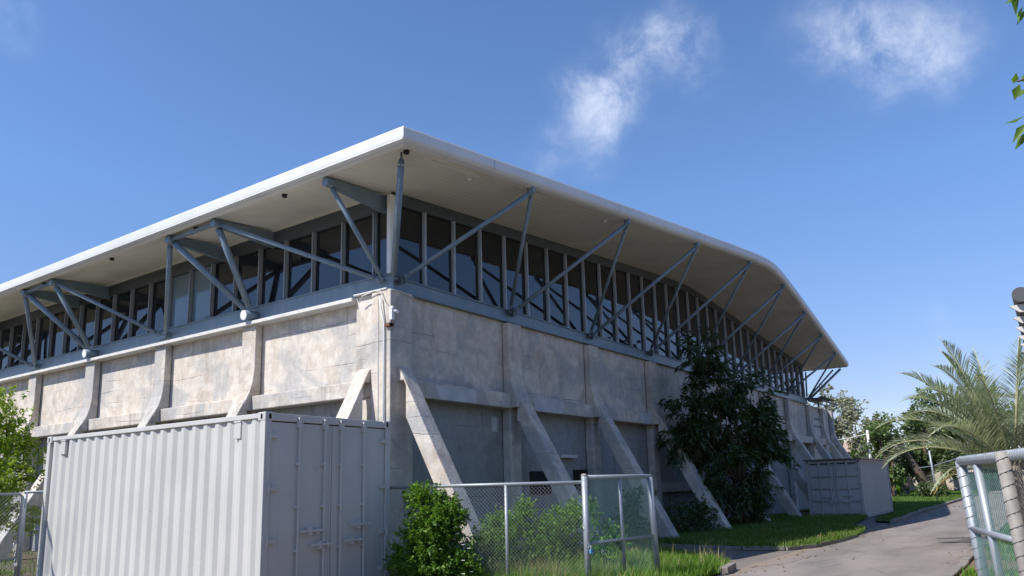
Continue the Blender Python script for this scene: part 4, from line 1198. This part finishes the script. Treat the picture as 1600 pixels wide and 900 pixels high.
# white posts
p1 = thing('white_post', (49.6, .5, 0), 'white post with a cross wire standing above the far container', 'post', 'white posts')
mb = MB(); mb.tube([(49.6, .5, 0), (49.6, .5, 4.85)], .10, 10); mb.build('pole', M['ledge'], p1, smooth='auto')
mb = MB(); mb.tube([(49.6, .5, 4.6), (49.4, 1.7, 4.35), (49.2, 3.0, 4.2)], .03, 5); mb.tube([(49.6, .5, 4.2), (49.55, .2, 3.4)], .07, 6); mb.build('wire', M['ledge'], p1)
p2 = thing('white_post', (41.3, -4.35, 0), 'leaning white post standing on the far lawn beside the hedge', 'post', 'white posts')
mb = MB(); mb.tube([(41.3, -4.4, 0), (40.9, -4.32, 2.95)], .055, 10); mb.build('pole', M['galv'], p2, smooth='auto')
mb = MB(); mb.tube([(41.0, -3.6, 1.95), (41.1, -4.36, 2.05), (41.6, -5.8, 2.5)], .022, 5); mb.build('wire', M['galv'], p2)
# slabs
SL = 'leaning concrete slabs'
for (x, y0, y1, hh, lab) in ((57.0, -2.05, -.75, 2.05, 'taller pale concrete slab leaning on the far lawn'), (57.3, -.55, .55, 1.35, 'lower concrete slab leaning left of the taller one')):
    t = thing('concrete_slab', (x, (y0 + y1) / 2, 0), lab, 'slab', SL)
    mb = MB(); mb.prism([(x, y0, 0.02), (x, y0 + .5, 0.02), (x, y1 + .3, hh), (x, y1 - .2, hh)], (.25, 0, 0)); mb.build('slab', M['concrete'], t, bevel=.02)
lw = thing('low_wall', (58, .6, 0), 'dark low wall on the lawn beyond the far container', 'wall')
mb = MB(); mb.box(57.8, 58.1, -.6, 2.2, 0, 1.35); mb.box(57.75, 58.15, -.65, 2.25, 1.352, 1.42); mb.build('wall', M['kerb'], lw, bevel=.02)
tree('hedge', (49.2, -3.2, 0), 'dark clipped hedge on the far lawn beside the leaning slabs', 'hedge', [(49.2, -2.9, .5, .6, .6, .5, 120), (49.2, -3.6, .5, .6, .6, .48, 120)], 14, .14, .07, M['bgdark'], fork=(49.2, -3.2, .2), r0=.05, twig=.2, crown='foliage', trunk='stems')
tree('bush', (56.5, .4, 0), 'bright green rounded bush above the low wall beyond the far container', 'bush', [(56.5, .2, 1.75, .6, .8, .5, 130), (56.5, .2, .9, .5, .6, .8, 80)], 14, .2, .1, M['bush2'], fork=(56.5, .3, .6), r0=.06, twig=.3, crown='foliage', trunk='stems')
bw = thing('boundary_wall', (72, -6, 0), 'long pale boundary wall behind the far trees', 'wall')
mb = MB(); mb.box(71.8, 72.1, -30, 20, 0, 1.7); mb.build('wall', M['housewall'], bw)

# -------------------------------------------------------------------- grass
nz = lambda q, s, o: np.array([mnoise.noise(Vector((a * s + o, b * s, o))) for a, b in q])
grass('grass', FRONT, 80000, .10, .34, M['grass'], .03, .5, .0055, hfun=lambda q: (1. + .5 * nz(q, 1.1, 3.)) * np.clip(1.15 - .16 * (q[:, 0] + .5), .5, 1.15))
grass('dry_grass', [(-1.3, -4.6), (-.6, -4.9), (.4, -4.6), (.6, -2.6), (-1.2, -2.2)], 1300, .2, .5, M['dry'], .03, .35, .004, dens=lambda q: np.clip(.5 + nz(q, 1.4, 8.), 0, 1))
grass('grass', [(x - (.06 if x < 7 else 0), y - (.10 if y < -3 else 0)) for x, y in VERGE], 64000, .06, .17, M['lawn'], .08, .5, .008, hfun=lambda q: 1. + .6 * nz(q, .9, 5.))
grass('dry_grass', [(x, y - (.08 if y < -3 else 0)) for x, y in VERGE], 7000, .05, .20, M['dry'], .08, .6, .006, dens=lambda q: np.clip(nz(q, .7, 12.) * 1.6 + .25, .03, 1))
grass('dry_grass', FRONT, 3500, .10, .42, M['dry'], .03, .5, .005, dens=lambda q: np.clip(nz(q, .9, 15.) * 1.6 + .3, .05, 1))
n_l = 480
q = np.stack([RNG.uniform(-2, 34, n_l), np.concatenate([-5.75 - RNG.gamma(1.2, .22, n_l // 2), -8.7 + RNG.gamma(1.2, .25, n_l // 4) - RNG.random(n_l // 4) * .6, RNG.uniform(-5.8, -2.9, n_l // 4)])], 1)
P = np.column_stack([q, np.full(n_l, .016)]); D = RNG.normal(size=(n_l, 3)); D[:, 2] = np.abs(D[:, 2]) * .12
V, F = leaf_mesh(P, D, RNG.uniform(.03, .10, n_l), RNG.uniform(.015, .04, n_l), fold=.1)
tag(np_mesh('leaf_litter', V, F, m_leaf('fallen_leaf', (.12, .075, .03), (.30, .21, .09), .15)), kind='stuff')
grass('lawn_grass', LAWN, 60000, .04, .10, M['lawn'], .06, .5, .016)
grass('weeds', [(-8, -9.9), (30, -9.9), (30, -8.95), (-8, -8.95)], 9000, .04, .22, M['grass'], 0, .5, .007, dens=lambda q: np.clip(nz(q, .8, 2.) * 2. + .05, 0, 1))
grass('weeds', [(-9, .2), (-4.2, 4.3), (-.6, 4.3), (-.6, 24), (-12, 24)], 14000, .05, .3, M['lawn'], .012, .5, .01, dens=lambda q: np.clip(nz(q, .5, 6.) * 2. + .3, 0, 1))
